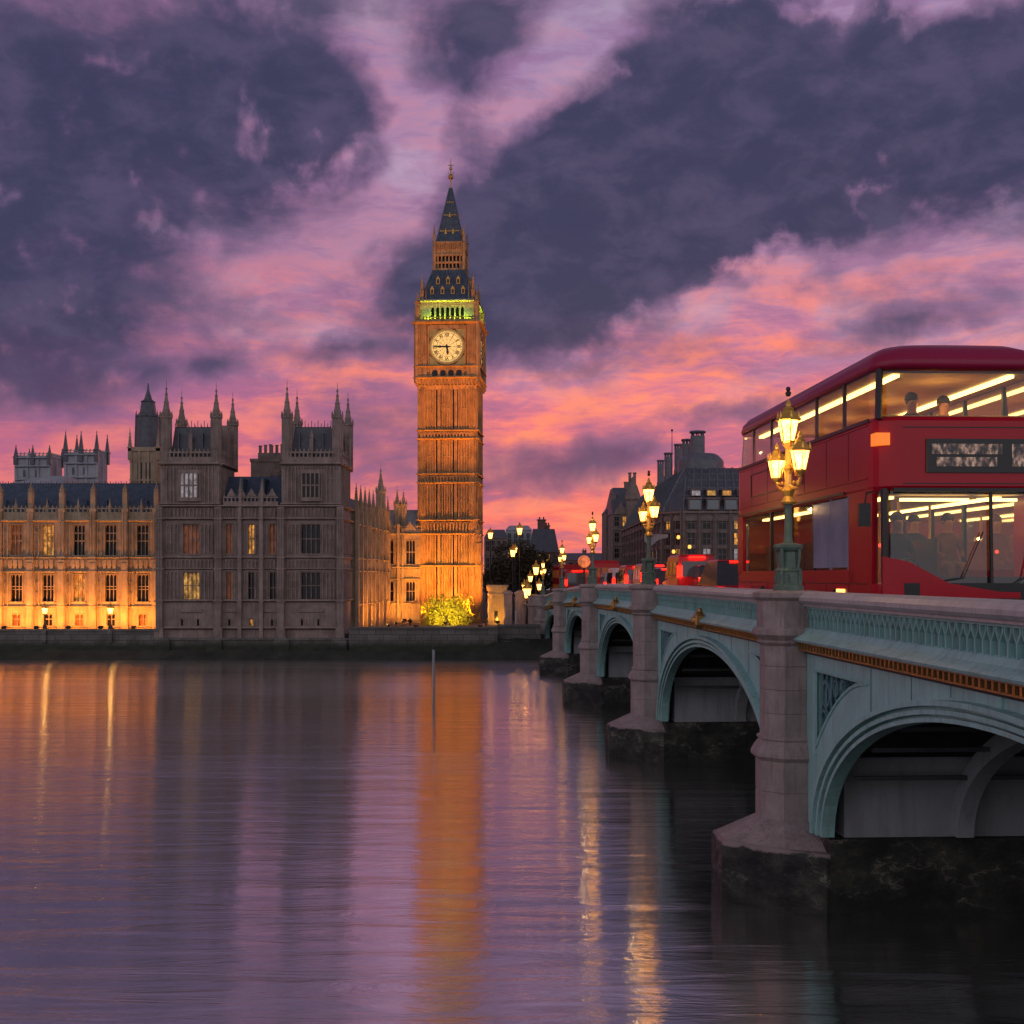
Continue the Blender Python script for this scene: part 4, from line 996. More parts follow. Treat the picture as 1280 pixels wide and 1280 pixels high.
# ================================================================== bridge (local frame: x across to the right, y along it, z up)
BX, TH = 6.1, math.atan(.0433)
bridge = thing('bridge', 'pale teal iron arch bridge on grey granite piers with gilded cornice', 'bridge', (BX, 0, 0), TH)
BM = Matrix.Translation((BX, 0, 0)) @ Matrix.Rotation(TH, 4, 'Z')
PIERS = [5.65 + 15.95*i for i in range(6)]
def zo(u): return -.00052*(u-40)**2 if u > 40 else 0.0
ZS, AI, BI, AO, BO = 1.35, 6.35, 2.58, 6.78, 2.86
def wet_granite(name, level):
    m = bpy.data.materials.new(name); m.use_nodes = True
    t = NT(m.node_tree); bs = t.n['Principled BSDF']
    c = t.node('ShaderNodeTexCoord').outputs['Object']
    s = t.node('ShaderNodeSeparateXYZ'); t.l.new(c, s.inputs[0])
    n = t.noise(c, 1.3, 8, .66, .05).outputs['Fac']; n2 = t.noise(t.mapping(c,(4,2,1),(0,0,0),(1,1,1.5)), 1.1, 9, .74, .1).outputs['Fac']
    n3 = t.noise(t.mapping(c,(1,7,3),(0,0,0),(.8,.8,1.6)), 1.0, 6, .6).outputs['Fac']
    vein = t.m('MULTIPLY', t.smooth(t.m('ABSOLUTE', t.m('SUBTRACT', n3, .5)), .0, .016, 1, 0), t.smooth(n2, .45, .6))
    dry = t.ramp(n, [(.3,(.17,.13,.13,1)),(.7,(.29,.225,.22,1))])
    wet = t.ramp(n2, [(.40,(.004,.004,.004,1)),(.53,(.014,.014,.012,1)),(.60,(.03,.034,.018,1)),(.64,(.085,.08,.072,1)),(.72,(.20,.18,.17,1))])
    wet = t.mix(t.m('MULTIPLY', vein, .7), wet, (.22,.21,.17,1))
    wet = t.mix(t.smooth(t.m('ADD', s.outputs[2], t.m('MULTIPLY', n2, .3)), .22, .5, 1, 0), wet, (.006,.007,.004,1))
    f = t.smooth(t.m('ADD', s.outputs[2], t.m('MULTIPLY', t.m('SUBTRACT', n, .5), .35)), level, level+.05)
    t.put(bs.inputs['Base Color'], t.mix(f, wet, dry)); t.put(bs.inputs['Roughness'], t.smooth(n2, .4, .6, .8, .5))
    b = t.node('ShaderNodeBump'); b.inputs['Strength'].default_value = .9; b.inputs['Distance'].default_value = .08
    t.l.new(t.m('ADD', n, t.m('MULTIPLY', n2, .8)), b.inputs['Height']); t.l.new(b.outputs[0], bs.inputs['Normal'])
    return m
M['tidal'] = wet_granite('tidal_granite', 1.0); M['tidal2'] = wet_granite('tidal_plinth', 1.42)
BW = 13.0
PV, PR = -.2, .47
for i, u in enumerate(PIERS):
    dz = zo(u)
    mb = MB(); mb.box(.35, BW-.35, u-1.45, u+1.45, 1.3, 2.62); mb.box(.3, BW-.3, u-1.52, u+1.52, 2.56, 2.66); pier = mb.build('pier', 'pierw', bridge)
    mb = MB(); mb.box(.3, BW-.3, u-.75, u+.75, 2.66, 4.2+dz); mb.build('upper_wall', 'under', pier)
    mb = MB()
    o_ = [(0.0,-1.62),(-.6,-1.25),(-1.5,-.45),(-1.5,.45),(-.6,1.25),(0.0,1.62)]
    low = [(x,u+y) for x,y in o_] + [(BW, u+1.62),(BW+1.6,u+.4),(BW+1.6,u-.4),(BW,u-1.62)]
    sc = lambda k: [(x if 0 <= x <= BW else (x*k if x < 0 else BW+(x-BW)*k), u+(y-u)*(1 if 0 <= x <= BW else k)) for x, y in low]
    mb.loft([[(x,y,-2) for x,y in low],[(x,y,.98) for x,y in low],[(x,y,1.06) for x,y in sc(.97)]])
    mb.build('cutwater', 'tidal', pier)
    mb = MB(); mb.box(.06, BW-.06, u-1.64, u+1.64, -1.5, 1.31); mb.build('plinth', 'tidal2', pier)
    mb = MB()                                                       # sloping weathering up to the pillar
    ring = lambda pts, z: [(x,y,z) for x,y in pts]
    lo = [(.3,u-1.5),(-.58,u-1.2),(-1.45,u-.43),(-1.45,u+.43),(-.58,u+1.2),(.3,u+1.5)]
    hi = [(.3,u-.56),(-.42,u-.5),(-.70,u-.24),(-.70,u+.24),(-.42,u+.5),(.3,u+.56)]
    mb.loft([ring(lo,1.05), ring(hi,1.42)])
    mb.build('weathering', 'granite', pier)
    mb = MB(); r = PR
    mb.ngon(PV, u, [(r+.07,1.3),(r+.07,1.86),(r+.056,1.875),(r+.07,1.89),(r+.07,2.42),(r+.15,2.5),(r+.15,2.56),(r+.10,2.66),(r+.02,2.78),(r+.05,2.80),(r+.05,2.84),(r,2.87),(r,3.24),(r-.014,3.255),(r,3.27),(r,3.66),(r-.014,3.675),(r,3.69),(r,4.08),(r-.014,4.095),(r,4.11),(r,4.46+dz),(r+.06,4.52+dz),(r+.02,4.56+dz),(r+.13,4.66+dz),(r+.13,4.74+dz),(r+.05,4.80+dz),(r+.05,5.26+dz),(r+.12,5.32+dz),(r+.12,5.40+dz),(r-.02,5.44+dz)])
    mb.build('pillar', 'granite', pier)
    mb = MB(); mb.ngon(BW-PV, u, [(r+.07,1.3),(r+.07,2.5),(r,2.6),(r,4.5+dz),(r+.13,4.7+dz),(r+.05,5.3+dz),(r+.12,5.4+dz),(r,5.44+dz)])
    mb.build('pillar', 'granite', pier)

def samples(a, b, n): return [a+(b-a)*k/n for k in range(n+1)]
for i in range(5):
    p0, p1 = PIERS[i], PIERS[i+1]; uc = (p0+p1)/2; dz = zo(uc); bo, bi = BO+dz, BI+dz
    def zext(u):
        t = (u-uc)/AO
        return ZS + (bo*math.sqrt(max(0, 1-t*t)) if abs(t) < 1 else 0)
    ang = [math.pi*k/44 for k in range(45)]
    us = sorted(set([p0+.45, p1-.45] + [uc-AO*math.cos(a) for a in ang] + [p0+1.0, p1-1.0, p0+3.6, p1-3.6]))
    # triangular sunk panels in the corners
    pans = [(p0+1.0, p0+3.6, 1), (p1-1.0, p1-3.6, -1)]
    def zhyp(u):
        for ua, ub, s in pans:
            lo_, hi_ = min(ua,ub), max(ua,ub)
            if lo_-1e-6 <= u <= hi_+1e-6:
                t = (u-ua)/(ub-ua); return 2.75 + 1.33*(1-(1-t)**1.9) + dz, 4.08+dz
        return None
    for side, v0, v1 in ((0,0,.24),(1,BW-.24,BW)):
        mb = MB()
        for a, b in zip(us[:-1], us[1:]):
            if b-a < 1e-4: continue
            za, zb, ta, tb = zext(a), zext(b), 4.40+zo(a), 4.40+zo(b)
            hp = [zhyp(a), zhyp(b)] if (zhyp(a) and zhyp(b) and side == 0) else None
            def strip(l0, l1, h0, h1): mb.loft([[(v0,a,l0),(v1,a,l0),(v1,a,h0),(v0,a,h0)],[(v0,b,l1),(v1,b,l1),(v1,b,h1),(v0,b,h1)]])
            if hp: strip(za, zb, hp[0][0], hp[1][0]); strip(hp[0][1], hp[1][1], ta, tb)
            else: strip(za, zb, ta, tb)
        sp_ = mb.build('spandrel', 'teal', bridge)
        if side == 0:
            for ua, ub, s in pans:
                mb = MB(); L_ = samples(ua, ub, 10)
                mb.loft([[(.13,u_,zhyp(u_)[0]-.02),(.22,u_,zhyp(u_)[0]-.02),(.22,u_,zhyp(u_)[1]+.02),(.13,u_,zhyp(u_)[1]+.02)] for u_ in L_])
                for u_ in samples(ua+.1*s, ub-.7*s, 7):
                    lo_, hi_ = zhyp(u_)
                    mb.tube([(.10,u_,lo_+.05),(.06,u_+.05*s,(lo_+hi_)/2),(.10,u_,hi_-.05)], .03, 5)
                for q, (cu, cz, cr) in enumerate(((ua+.42*s, 3.72+dz, .24),(ua+.32*s,3.28+dz,.17),(ua+.95*s,3.86+dz,.15),(ua+1.35*s,3.92+dz,.11))):
                    n = 14; mb.loft([[(v,cu+rr*math.cos(2*math.pi*k/n),cz+rr*math.sin(2*math.pi*k/n)) for k in range(n)] for rr, v in ((cr,.12),(cr,.04),(cr*.7,.04),(cr*.7,.12))], cap=False)
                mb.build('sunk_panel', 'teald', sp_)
                mb = MB()                                           # raised moulding round the panel
                A, B, C = (-.0,ua,zhyp(ua)[0]-.12), (-.0,ua,4.1+dz), (-.0,ub+.1*s,4.1+dz)
                mb.tube([A,B], .045, 6); mb.tube([B,C], .045, 6); mb.tube([(.0,u_,zhyp(u_)[0]-.01) for u_ in L_], .035, 6)
                mb.build('moulding', 'teal', sp_)
    # stepped arch ring on the river face, plain ribs behind it
    def ringsec(mb, a0, b0, a1, b1, v0, v1):
        mb.loft([[(v0,uc-a0*math.cos(a),ZS+b0*math.sin(a)),(v1,uc-a0*math.cos(a),ZS+b0*math.sin(a)),(v1,uc-a1*math.cos(a),ZS+b1*math.sin(a)),(v0,uc-a1*math.cos(a),ZS+b1*math.sin(a))] for a in ang])
    mb = MB(); e = bo-BO
    ringsec(mb, AO, bo, AO-.11, bo-.07, -.17, .05); ringsec(mb, AO-.11, bo-.07, AO-.19, bo-.12, -.06, .05); ringsec(mb, AO-.19, bo-.12, AO-.28, bo-.18, -.13, .05); ringsec(mb, AO-.28, bo-.18, AO-.34, bo-.22, -.03, .05); ringsec(mb, AO-.34, bo-.22, AI, bi, -.09, .13)
    mb.build('arch_ring', 'teal', bridge)
    mb = MB(); ringsec(mb, AO, bo, AI, bi, BW-.3, BW+.05); mb.build('arch_ring', 'teal', bridge)
    for v in (2.3, 4.4, 6.5, 8.6, 10.7):
        mb = MB(); ringsec(mb, AI+.22, bi+.22, AI-.12, bi-.10, v-.14, v+.14); mb.build('arch_rib', 'pierw', bridge)
    mb = MB()
    for k in range(3, 22, 2):
        a = math.pi*k/24; mb.box(.3, BW-.3, uc-AI*math.cos(a)-.035, uc-AI*math.cos(a)+.035, ZS+bi*math.sin(a)+.04, ZS+bi*math.sin(a)+.11)
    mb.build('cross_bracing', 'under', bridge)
    # keystone crest at the crown
    zc_ = 4.60+dz
    if i:
        mb = MB()
        mb.loft([[(v,uc+y*k,zc_+z*k) for y,z in ((-.17,-.10),(-.19,.12),(-.09,.17),(0,.22),(.09,.17),(.19,.12),(.17,-.10),(0,-.2))] for v, k in ((-.12,1),(-.30,1),(-.34,.7))])
        mb.ball((-.34,uc,zc_+.02), .09, 8); mb.ball((-.2,uc,zc_+.25), .07, 8)
        mb.build('crest', 'gold', bridge)
    mb = MB(); mb.box(-.03, .01, uc-.16, uc+.16, ZS+bo-.02, 4.4+dz); mb.build('keystone', 'teal', bridge)
    mb = MB()
    for q in (-4.2,-2.6,-1.3,1.3,2.6,4.2): mb.box(-.006, .01, uc+q-.012, uc+q+.012, zext(uc+q)+.03, 4.34+zo(uc+q))
    mb.build('plate_seams', 'teald', bridge)
    # parapet, sill and cornice of this span
    a, b = (p0+.5 if i else p0-14), p1-.5
    UL = samples(a, b, 1 if p1 < 40 else 8)
    def sweep(mb, prof, ul=UL): mb.loft([[(v,u_,z+zo(u_)) for v,z in prof] for u_ in ul])
    mb = MB(); sweep(mb, [(-.12,5.22),(-.17,5.27),(-.17,5.33),(-.10,5.40),(0,5.43),(.22,5.43),(.28,5.33),(.24,5.22)])
    sweep(mb, [(-.08,5.17),(-.08,5.22),(.2,5.22),(.2,5.17)]); mb.build('handrail', 'rail', bridge)
    mb = MB(); sweep(mb, [(.10,4.74),(.20,4.74),(.20,5.17),(.10,5.17)])
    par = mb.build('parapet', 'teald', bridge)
    mb = MB(); sweep(mb, [(-.02,5.13),(.10,5.13),(.10,5.17),(-.02,5.17)])
    n = int((b-max(a, 3))/.215); u0 = b-n*.215
    for k in range(n+1):
        u_ = u0+k*.215; z = zo(u_)
        mb.box(-.01, .10, u_-.016, u_+.016, 4.79+z, 4.97+z)
        for s in (-1, 1):
            mb.loft([[(x,u_+s*y,zz_+z) for x,y in ((-.01,.0),(.10,.0),(.10,.026),(-.01,.026))] if zz_ < 5.0 else [(x,u_+s*y,zz_+z) for x,y in ((-.01,.066),(.10,.066),(.10,.094),(-.01,.094))] for zz_ in (4.96,5.06)])
            mb.box(-.01, .10, min(u_+s*.066,u_+s*.094), max(u_+s*.066,u_+s*.094), 5.06+z, 5.14+z)
        mb.ngon(.02, u_+.1075, [(.05,4.76+z),(.03,4.80+z)], 6)
    mb.build('baluster_screen', 'teal', par)
    mb = MB(); sweep(mb, [(.2,4.56),(-.24,4.56),(-.26,4.60),(-.22,4.63),(-.10,4.70),(-.04,4.79),(.2,4.79)]); mb.build('sill', 'rail' if False else 'teal', bridge)
    mb = MB(); sweep(mb, [(.1,4.34),(-.03,4.34),(-.06,4.38),(-.13,4.40),(-.13,4.56),(.1,4.56)]); co = mb.build('cornice', 'rust', bridge)
    mb = MB(); sweep(mb, [(-.13,4.535),(-.21,4.535),(-.22,4.56),(-.13,4.56)]); sweep(mb, [(-.13,4.40),(-.165,4.40),(-.165,4.425),(-.13,4.425)])
    n = int((b-max(a, 3))/.17)
    for k in range(n+1):
        u_ = b-.05-k*.17; z = zo(u_); mb.box(-.165, -.12, u_-.028, u_+.028, 4.42+z, 4.54+z)
    mb.build('gilded_moulding', 'gold', co)
    mb = MB(); sweep(mb, [(BW-.2,4.4),(BW+.1,4.4),(BW+.15,5.4),(BW-.2,5.4)]); mb.build('far_parapet', 'teal', bridge)
UA = samples(-9, 40, 1) + samples(40, 92, 14)[1:]
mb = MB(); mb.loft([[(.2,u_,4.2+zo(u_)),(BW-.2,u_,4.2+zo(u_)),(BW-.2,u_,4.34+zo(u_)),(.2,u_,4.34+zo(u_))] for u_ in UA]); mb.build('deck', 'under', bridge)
# end pylon on the far bank
for u in (93.5, 97.5):
    mb = MB(); dz = zo(90); mb.ngon(PV, u, [(.6,0),(.6,4.6+dz),(.72,4.7+dz),(.72,4.8+dz),(.62,4.85+dz),(.62,5.4+dz),(.7,5.5+dz)]); mb.build('end_pylon', 'granite', bridge)
mb = MB(); mb.box(-.1, .4, 87, 97, 0, 5.1+zo(90)); mb.build('abutment', 'granite', bridge)

# road, pavement and the approach beyond (structure)
EZ = zo(92)
UR = UA + [130, 260]
zro = lambda u_: zo(min(u_, 92))
def sheet(name, m, v0, v1, z, label):
    mb = MB(); mb.X = BM; mb.loft([[(v0,u_,z+zro(u_)),(v1,u_,z+zro(u_))] for u_ in UR], cap=False, closed=False)
    tag(mb.build(name, m), label, name, kind='structure')
sheet('road', 'asphalt', 1.6, BW-1.6, 4.36, 'dark asphalt carriageway over the bridge')
mb = MB(); mb.X = BM
for a_, b_ in ((.24,1.6),(BW-1.6,BW-.2)): mb.loft([[(a_,u_,4.35+zro(u_)),(b_,u_,4.35+zro(u_)),(b_,u_,4.48+zro(u_)),(a_,u_,4.48+zro(u_))] for u_ in UR])
tag(mb.build('pavement', 'paving'), 'grey pavements with kerbs along the bridge parapets', 'pavement', kind='structure')
mb = MB(); mb.X = BM; mb.box(.3, BW-.3, 92, 262, 0, 4.33+EZ)
tag(mb.build('approach_ramp', 'emb'), 'stone sided ramp carrying the road on from the bridge', 'ramp', kind='structure')
M['line'] = mat('road_paint', (.75,.75,.72), .6, .15, 8)
mb = MB(); mb.X = BM
for k in range(40):
    u_ = 2+k*3.2; mb.loft([[(6.44,t,4.366+zro(t)),(6.56,t,4.366+zro(t))] for t in (u_,u_+1.4)], cap=False, closed=False)
tag(mb.build('road_markings', 'line'), 'white dashed centre line on the bridge road', 'markings', kind='structure')

# ================================================================== bridge lamps
M['lampglass'] = emit('lamp_glass', (1.0,.42,.08), 11, .3, 9)
M['lampcore'] = emit('lamp_bulb', (1.0,.6,.2), 60)
M['lampgreen'] = mat('lamp_post_paint', (.10,.15,.12), .5, .25, 5, .2, 25)
M['gilt'] = mat('bright_gilding', (.75,.42,.08), .3, .2, 4, metal=.6)
def lantern(r, x, y, z, s):
    """hexagonal lantern: gilt frame, glowing panes, crown and finial; z is its foot"""
    mb = MB()
    mb.ngon(x, y, [(.03*s,z-.12*s),(.05*s,z-.08*s),(.10*s,z-.02*s),(.115*s,z+.02*s)], 6)
    for k in range(6):
        a = math.pi/6+k*math.pi/3; p = Vector((math.cos(a),math.sin(a),0))
        mb.tube([Vector((x,y,z))+p*.115*s, Vector((x,y,z+.40*s))+p*.19*s], .014*s, 4)
        mb.rect(x+p.x*.2*s, y+p.y*.2*s, [(.02*s,.02*s,z+.42*s),(.02*s,.02*s,z+.5*s),(.003*s,.003*s,z+.58*s)])
    mb.ngon(x, y, [(.2*s,z+.40*s),(.22*s,z+.42*s),(.2*s,z+.45*s),(.11*s,z+.56*s),(.09*s,z+.6*s),(.1*s,z+.62*s),(.04*s,z+.68*s),(.05*s,z+.72*s),(.01*s,z+.82*s)], 6)
    o = mb.build('lantern', 'gilt', r)
    mb = MB(); mb.ngon(x, y, [(.105*s,z+.02*s),(.172*s,z+.40*s)], 6); mb.build('glass', 'lampglass', o)
    mb = MB(); mb.ball((x,y,z+.2*s), .055*s, 8); mb.build('bulb', 'lampcore', o)
    return o
def bridge_lamp(label):
    r = thing('bridge_lamp', label, 'street lamp', (0,0,0), 0, 'three lantern lamps on the bridge pillars')
    mb = MB()
    mb.ngon(0, 0, [(.25,0),(.25,.09),(.22,.12),(.22,.34),(.24,.37),(.18,.42),(.165,.70),(.22,.74),(.245,.78),(.245,.83),(.12,.86)], 8)
    for k in range(4):
        a = math.pi/4+k*math.pi/2; c, s = math.cos(a), math.sin(a)
        mb.tube([(.22*c,.22*s,.10),(.24*c,.24*s,.3),(.19*c,.19*s,.42),(.22*c,.22*s,.6),(.22*c,.22*s,.76)], [.045,.035,.03,.03,.035], 6)
    for k in range(8):
        a = k*math.pi/4; mb.rect(.2*math.cos(a), .2*math.sin(a), [(.045,.045,.16),(.045,.045,.30)])
    mb.build('pedestal', 'lampgreen', r)
    mb = MB(); mb.ngon(0, 0, [(.085,.84),(.07,.95),(.062,1.5),(.075,1.56)], 12); mb.build('column', 'lampgreen', r)
    mb = MB(); mb.ngon(0, 0, [(.11,1.56),(.13,1.60),(.1,1.66),(.075,1.7),(.10,1.76),(.115,1.80),(.07,1.86),(.06,2.1),(.075,2.16),(.1,2.2),(.06,2.26),(.05,2.55),(.09,2.62),(.1,2.66)], 10)
    d = Vector((math.cos(R(-67)), math.sin(R(-67)), 0))
    for s in (-1, 1):
        pts = [(d*s*.05)+Vector((0,0,1.9)), (d*s*.16)+Vector((0,0,1.84)), (d*s*.29)+Vector((0,0,1.9)), (d*s*.33)+Vector((0,0,2.02))]
        mb.tube(pts, [.035,.03,.028,.03], 6)
        mb.tube([(d*s*.05)+Vector((0,0,2.3)), (d*s*.18)+Vector((0,0,2.2)), (d*s*.22)+Vector((0,0,2.05))], .02, 5)
        for k in range(4): mb.ball(tuple(d*s*(.12+.05*k)+Vector((0,0,1.84+.1*(k%2)))), .035, 6)
    mb.build('bracket', 'gilt', r)
    lantern(r, d.x*.33, d.y*.33, 2.14, .86); lantern(r, -d.x*.33, -d.y*.33, 2.04, .8); lantern(r, 0, 0, 2.68, .94)
    mb = MB(); mb.ngon(0,0,[(.03,3.5),(.05,3.56),(.02,3.6)],6); mb.ball((0,0,3.63), .045, 8); mb.build('finial', 'iron', r)
    return r
lamp_labels = {1:'large three lantern lamp on the nearest granite pillar, in front of the red bus',2:'three lantern lamp with a pale bracket plate on the second pillar from the viewer',3:'three lantern lamp standing against open pink sky on the third pillar',4:'slender lit lamp on the fourth pillar, right of the dark tree',5:'lit lamp on the fifth pillar, in front of the dark tree'}
first = None
for i in range(1, 6):
    u = PIERS[i]; r = bridge_lamp(lamp_labels[i]) if first is None else copy_tree(first)
    first = first or r; r['label'] = lamp_labels[i]
    k = [0, 1.0, .97, .88, .76, .72][i]
    r.location = BM @ Vector((PV, u, 5.43+zo(u))); r.scale = (k,k,k); r.rotation_euler = (0,0,TH)
    if i == 2:
        mb = MB(); mb.prism_y([(.05,1.22),(.30,1.44),(.62,1.52),(.62,1.62),(-.14,1.62),(-.14,1.4)], -.03, .03); mb.build('bracket_plate', 'pale', r)
for i in (1, 2, 3):                                                 # the lamps' own light
    u = PIERS[i]; L_ = bpy.data.lights.new('lamp_light', 'POINT'); L_.energy = (30 if i == 1 else 10); L_.color = (1,.6,.22); L_.shadow_soft_size = .04
    o = bpy.data.objects.new('lamp_light', L_); COL.objects.link(o); o.location = BM @ Vector((PV-.42, u-.3, 5.43+zo(u)+2.35))
# lamps on the far bank and terrace
def post_lamp(name, label, loc, h, s, group=None):
    r = thing(name, label, 'street lamp', loc, 0, group)
    mb = MB(); mb.ngon(0, 0, [(.13*s,0),(.13*s,.25),(.07*s,.32),(.045*s,h*.5),(.04*s,h-.1)], 8); mb.build('column', 'iron', r)
    lantern(r, 0, 0, h, s)
    return r
fg = 'lit lamps clustered on the far bank beside the bridge end'
for px, py, Y, s, lb in ((670,714,100,1.5,'lit lamp on the far bank just left of the bridge end, second tallest'),(663,724,104,1.2,'small lit lamp on the far bank against the dark tree'),(674,734,97,1.2,'low lit lamp tucked beside the last bridge pillar'),(659,742,96,1.9,'brightest low lamp at the top of the landing wall'),(655.5,735,99,1.2,'left small lamp next to the brightest low lamp')):
    zl_ = zz(py, Y)-.2*s; post_lamp('bank_lamp', lb, (at(px,Y),Y,1.6), zl_-1.6, s, fg)
for px, Y, py, s, lb in ((649.5,112,664.5,1.5,'yellow street lamp shining in front of the tree crown'),(641,112,692,1.5,'pair of pale street lights low in front of the large tree, left one'),(644,113,688,1.1,'pair of pale street lights low in front of the large tree, right one'),(613,115,670,1.4,'white street lamp right beside the clock tower edge')):
    zl_ = zz(py, Y)-.2*s; post_lamp('street_lamp', lb, (at(px,Y),Y,1.6), zl_-1.6, s, 'street lamps among the trees')
for px, lb in ((56,'lit terrace lamp on the river wall below the palace wing, left one'),(138,'lit terrace lamp on the river wall below the palace wing, nearer the pavilion')):
    r = post_lamp('terrace_lamp', lb, (at(px,82.75),82.75,2.03), 1.05, 1.0, 'lamps on the terrace wall')
    L_ = bpy.data.lights.new('terrace_lamp_light', 'POINT'); L_.energy = 14; L_.color = (1,.55,.16); L_.shadow_soft_size = .04
    o = bpy.data.objects.new('terrace_lamp_light', L_); COL.objects.link(o); o.location = (at(px,82.5),82.45,3.3)

# ================================================================== floodlights
M['flood'] = emit('floodlight_lens', (1.0,.55,.14), 6)
FLOOD = 2.3
def flood(loc, target, watts, label, size=R(120), col=(1,.34,.035), blend=.8, rad=.25):
    d = (Vector(target)-Vector(loc)).normalized()
    r = thing('floodlight', label, 'floodlight', loc)
    q = d.to_track_quat('Y', 'Z').to_matrix().to_4x4()
    mb = MB(); mb.X = q; mb.rect(0, 0, [(.12,.09,-.09),(.16,.09,.09)]); 
    mb.X = Matrix.Identity(4); mb.tube([(0,0,-.3),(0,0,-.05)], .03, 6); mb.box(-.1,.1,-.1,.1,-.34,-.3)
    mb.build('housing', 'iron', r)
    mb = MB(); mb.X = q; mb.box(-.11,.11,.085,.10,-.07,.07); mb.build('lens', 'flood', r)
    L_ = bpy.data.lights.new('floodlight_beam', 'SPOT'); L_.energy = watts*FLOOD; L_.spot_size = size; L_.spot_blend = blend; L_.color = col; L_.shadow_soft_size = rad*.25
    o = bpy.data.objects.new('floodlight_beam', L_); COL.objects.link(o); o.parent = r
    o.rotation_euler = d.to_track_quat('-Z', 'Y').to_euler(); o.location = d*.2
    return r
fl_names = ['third bay beyond the left frame edge','second bay beyond the left frame edge','first bay beyond the left frame edge','behind the river wall at the left frame edge','below the first lit wing bay','below the second wing bay','below the middle wing bay','below the fourth wing bay','next to the pavilion corner']
for i, c in enumerate(wins):
    x = WX0+c; flood((x, 84.9, 2.05), (x, 87.0, 4.0), 350, 'small terrace floodlight '+fl_names[i], R(150), (1,.32,.028))
for i in range(4):
    f_ = (i+.6)/4; bx, by = -11.55+.86*f_, 88.6+14.4*f_
    flood((bx+2.1, by-.2, 1.98), (bx, by, 4.4), [300,260,240,220][i], ['small floodlight at the pavilion end of the side range','small floodlight at the near middle of the side range','small floodlight at the far middle of the side range','small floodlight in the corner by the linking range'][i], R(150))
flood((at(505,100.3), 100.9, 1.98), (at(505,103.2), 103.2, 4.6), 250, 'small floodlight in front of the linking range', R(140))
for i, (px, yy, wt, zt) in enumerate(((513,98.6,2300,9),(561,101.6,500,9),(607,98.6,2300,9))):
    flood((at(px,yy), yy, 1.98), (at(562,103), 103.1, zt), wt*.85, ['tower floodlight left of the yellow bush','tower floodlight hidden close behind the yellow bush','tower floodlight right of the yellow bush'][i], R(95), (1,.31,.022))
for i, px in enumerate((520, 600)):
    flood((at(px,88), 88, 1.98), (at(562,103), 103.1, 22 if i == 0 else 24), 7600, ['long throw tower floodlight behind the coping, left one','long throw tower floodlight behind the coping, right one'][i], R(34), (1,.30,.022), .9)
flood((at(640,100.5), 101.5, 1.98), (at(604,105.5), 105.5, 10), 900, 'floodlight aimed at the right flank of the clock tower', R(85), (1,.34,.035))
flood((at(557,95.5), 95.2, 1.98), (at(559,99.2), 99.2, 3.0), 900, 'low floodlight lighting the yellow bush', R(70), (1,.70,.10))
# ================================================================== red double-decker bus (local: x across, y back from its front, z up from the road)
def paint(name, col, rough=.28):
    m = bpy.data.materials.new(name); m.use_nodes = True
    t = NT(m.node_tree); bs = t.n['Principled BSDF']
    n = t.noise(t.node('ShaderNodeTexCoord').outputs['Object'], 1.2, 5, .6).outputs['Fac']
    t.put(bs.inputs['Base Color'], t.ramp(n, [(.3, tuple(v*.95 for v in col)+(1,)), (.7, tuple(v*1.03 for v in col)+(1,))]))
    bs.inputs['Roughness'].default_value = rough; bs.inputs['Coat Weight'].default_value = .16; bs.inputs['Coat Roughness'].default_value = .09; bs.inputs['Specular IOR Level'].default_value = .22
    return m
M['busred'] = paint('bus_red_paint', (.42,.003,.018)); M['roofred'] = paint('bus_roof_paint', (.30,.012,.06), .35)
M['busblack'] = mat('bus_black_trim', (.014,.014,.017), .35, .2, 3)
M['busglass'] = clear_glass('bus_glass', (.60,.58,.52), .12, .04)
M['rubber'] = mat('tyre_rubber', (.02,.02,.02), .85, .2, 6)
M['alloy'] = mat('wheel_metal', (.35,.35,.36), .4, .15, 4, metal=.8)
M['strip'] = emit('bus_light_strip', (1.0,.66,.22), 7)
M['cream'] = mat('bus_lining', (.42,.33,.17), .7, .15, 2)
M['seat'] = mat('seat_fabric', (.14,.05,.05), .9, .3, 6)
M['amber'] = emit('amber_lamp', (1.0,.22,.02), .9)
M['dotred'] = emit('glow_dot_red', (1.0,.06,.03), 4)
M['head'] = emit('running_lamp', (1.0,.55,.12), 3)
M['display'] = mat('display_panel', (.012,.012,.016), .3, .2, 4)
M['smear'] = emit('display_glow', (.60,.42,.36), .55, .7, 4)
M['reflpane'] = mat('painted_reflection_glass', (.26,.27,.40), .12, .25, .9, spec=1.0)  # door window whose pale reflection is painted as base colour
M['yellow'] = mat('handrail_yellow', (.7,.42,.03), .4, .15, 3)
def smear_material():
    m = bpy.data.materials.new('smeared_display'); m.use_nodes = True
    t = NT(m.node_tree); bs = t.n['Principled BSDF']
    c = t.node('ShaderNodeTexCoord').outputs['Object']
    n = t.noise(t.mapping(c, (0,0,0), (0,R(-14),0), (6.5,1,3.2)), 1.5, 3, .6).outputs['Fac']
    t.put(bs.inputs['Emission Color'], t.ramp(n, [(.43,(.012,.010,.012,1)),(.52,(.14,.08,.06,1)),(.64,(.46,.29,.22,1))])); bs.inputs['Emission Strength'].default_value = .75
    bs.inputs['Base Color'].default_value = (.01,.01,.012,1); bs.inputs['Roughness'].default_value = .3
    return m
def rr(x0, x1, y0, y1, r, z, n=5):
    pts = []
    for cx, cy_, a0 in ((x1-r,y1-r,0),(x0+r,y1-r,90),(x0+r,y0+r,180),(x1-r,y0+r,270)):
        for k in range(n+1):
            a = R(a0+90*k/n); pts.append((cx+r*math.cos(a), cy_+r*math.sin(a), z))
    return pts
W_, L_B = 3.65, 12.1
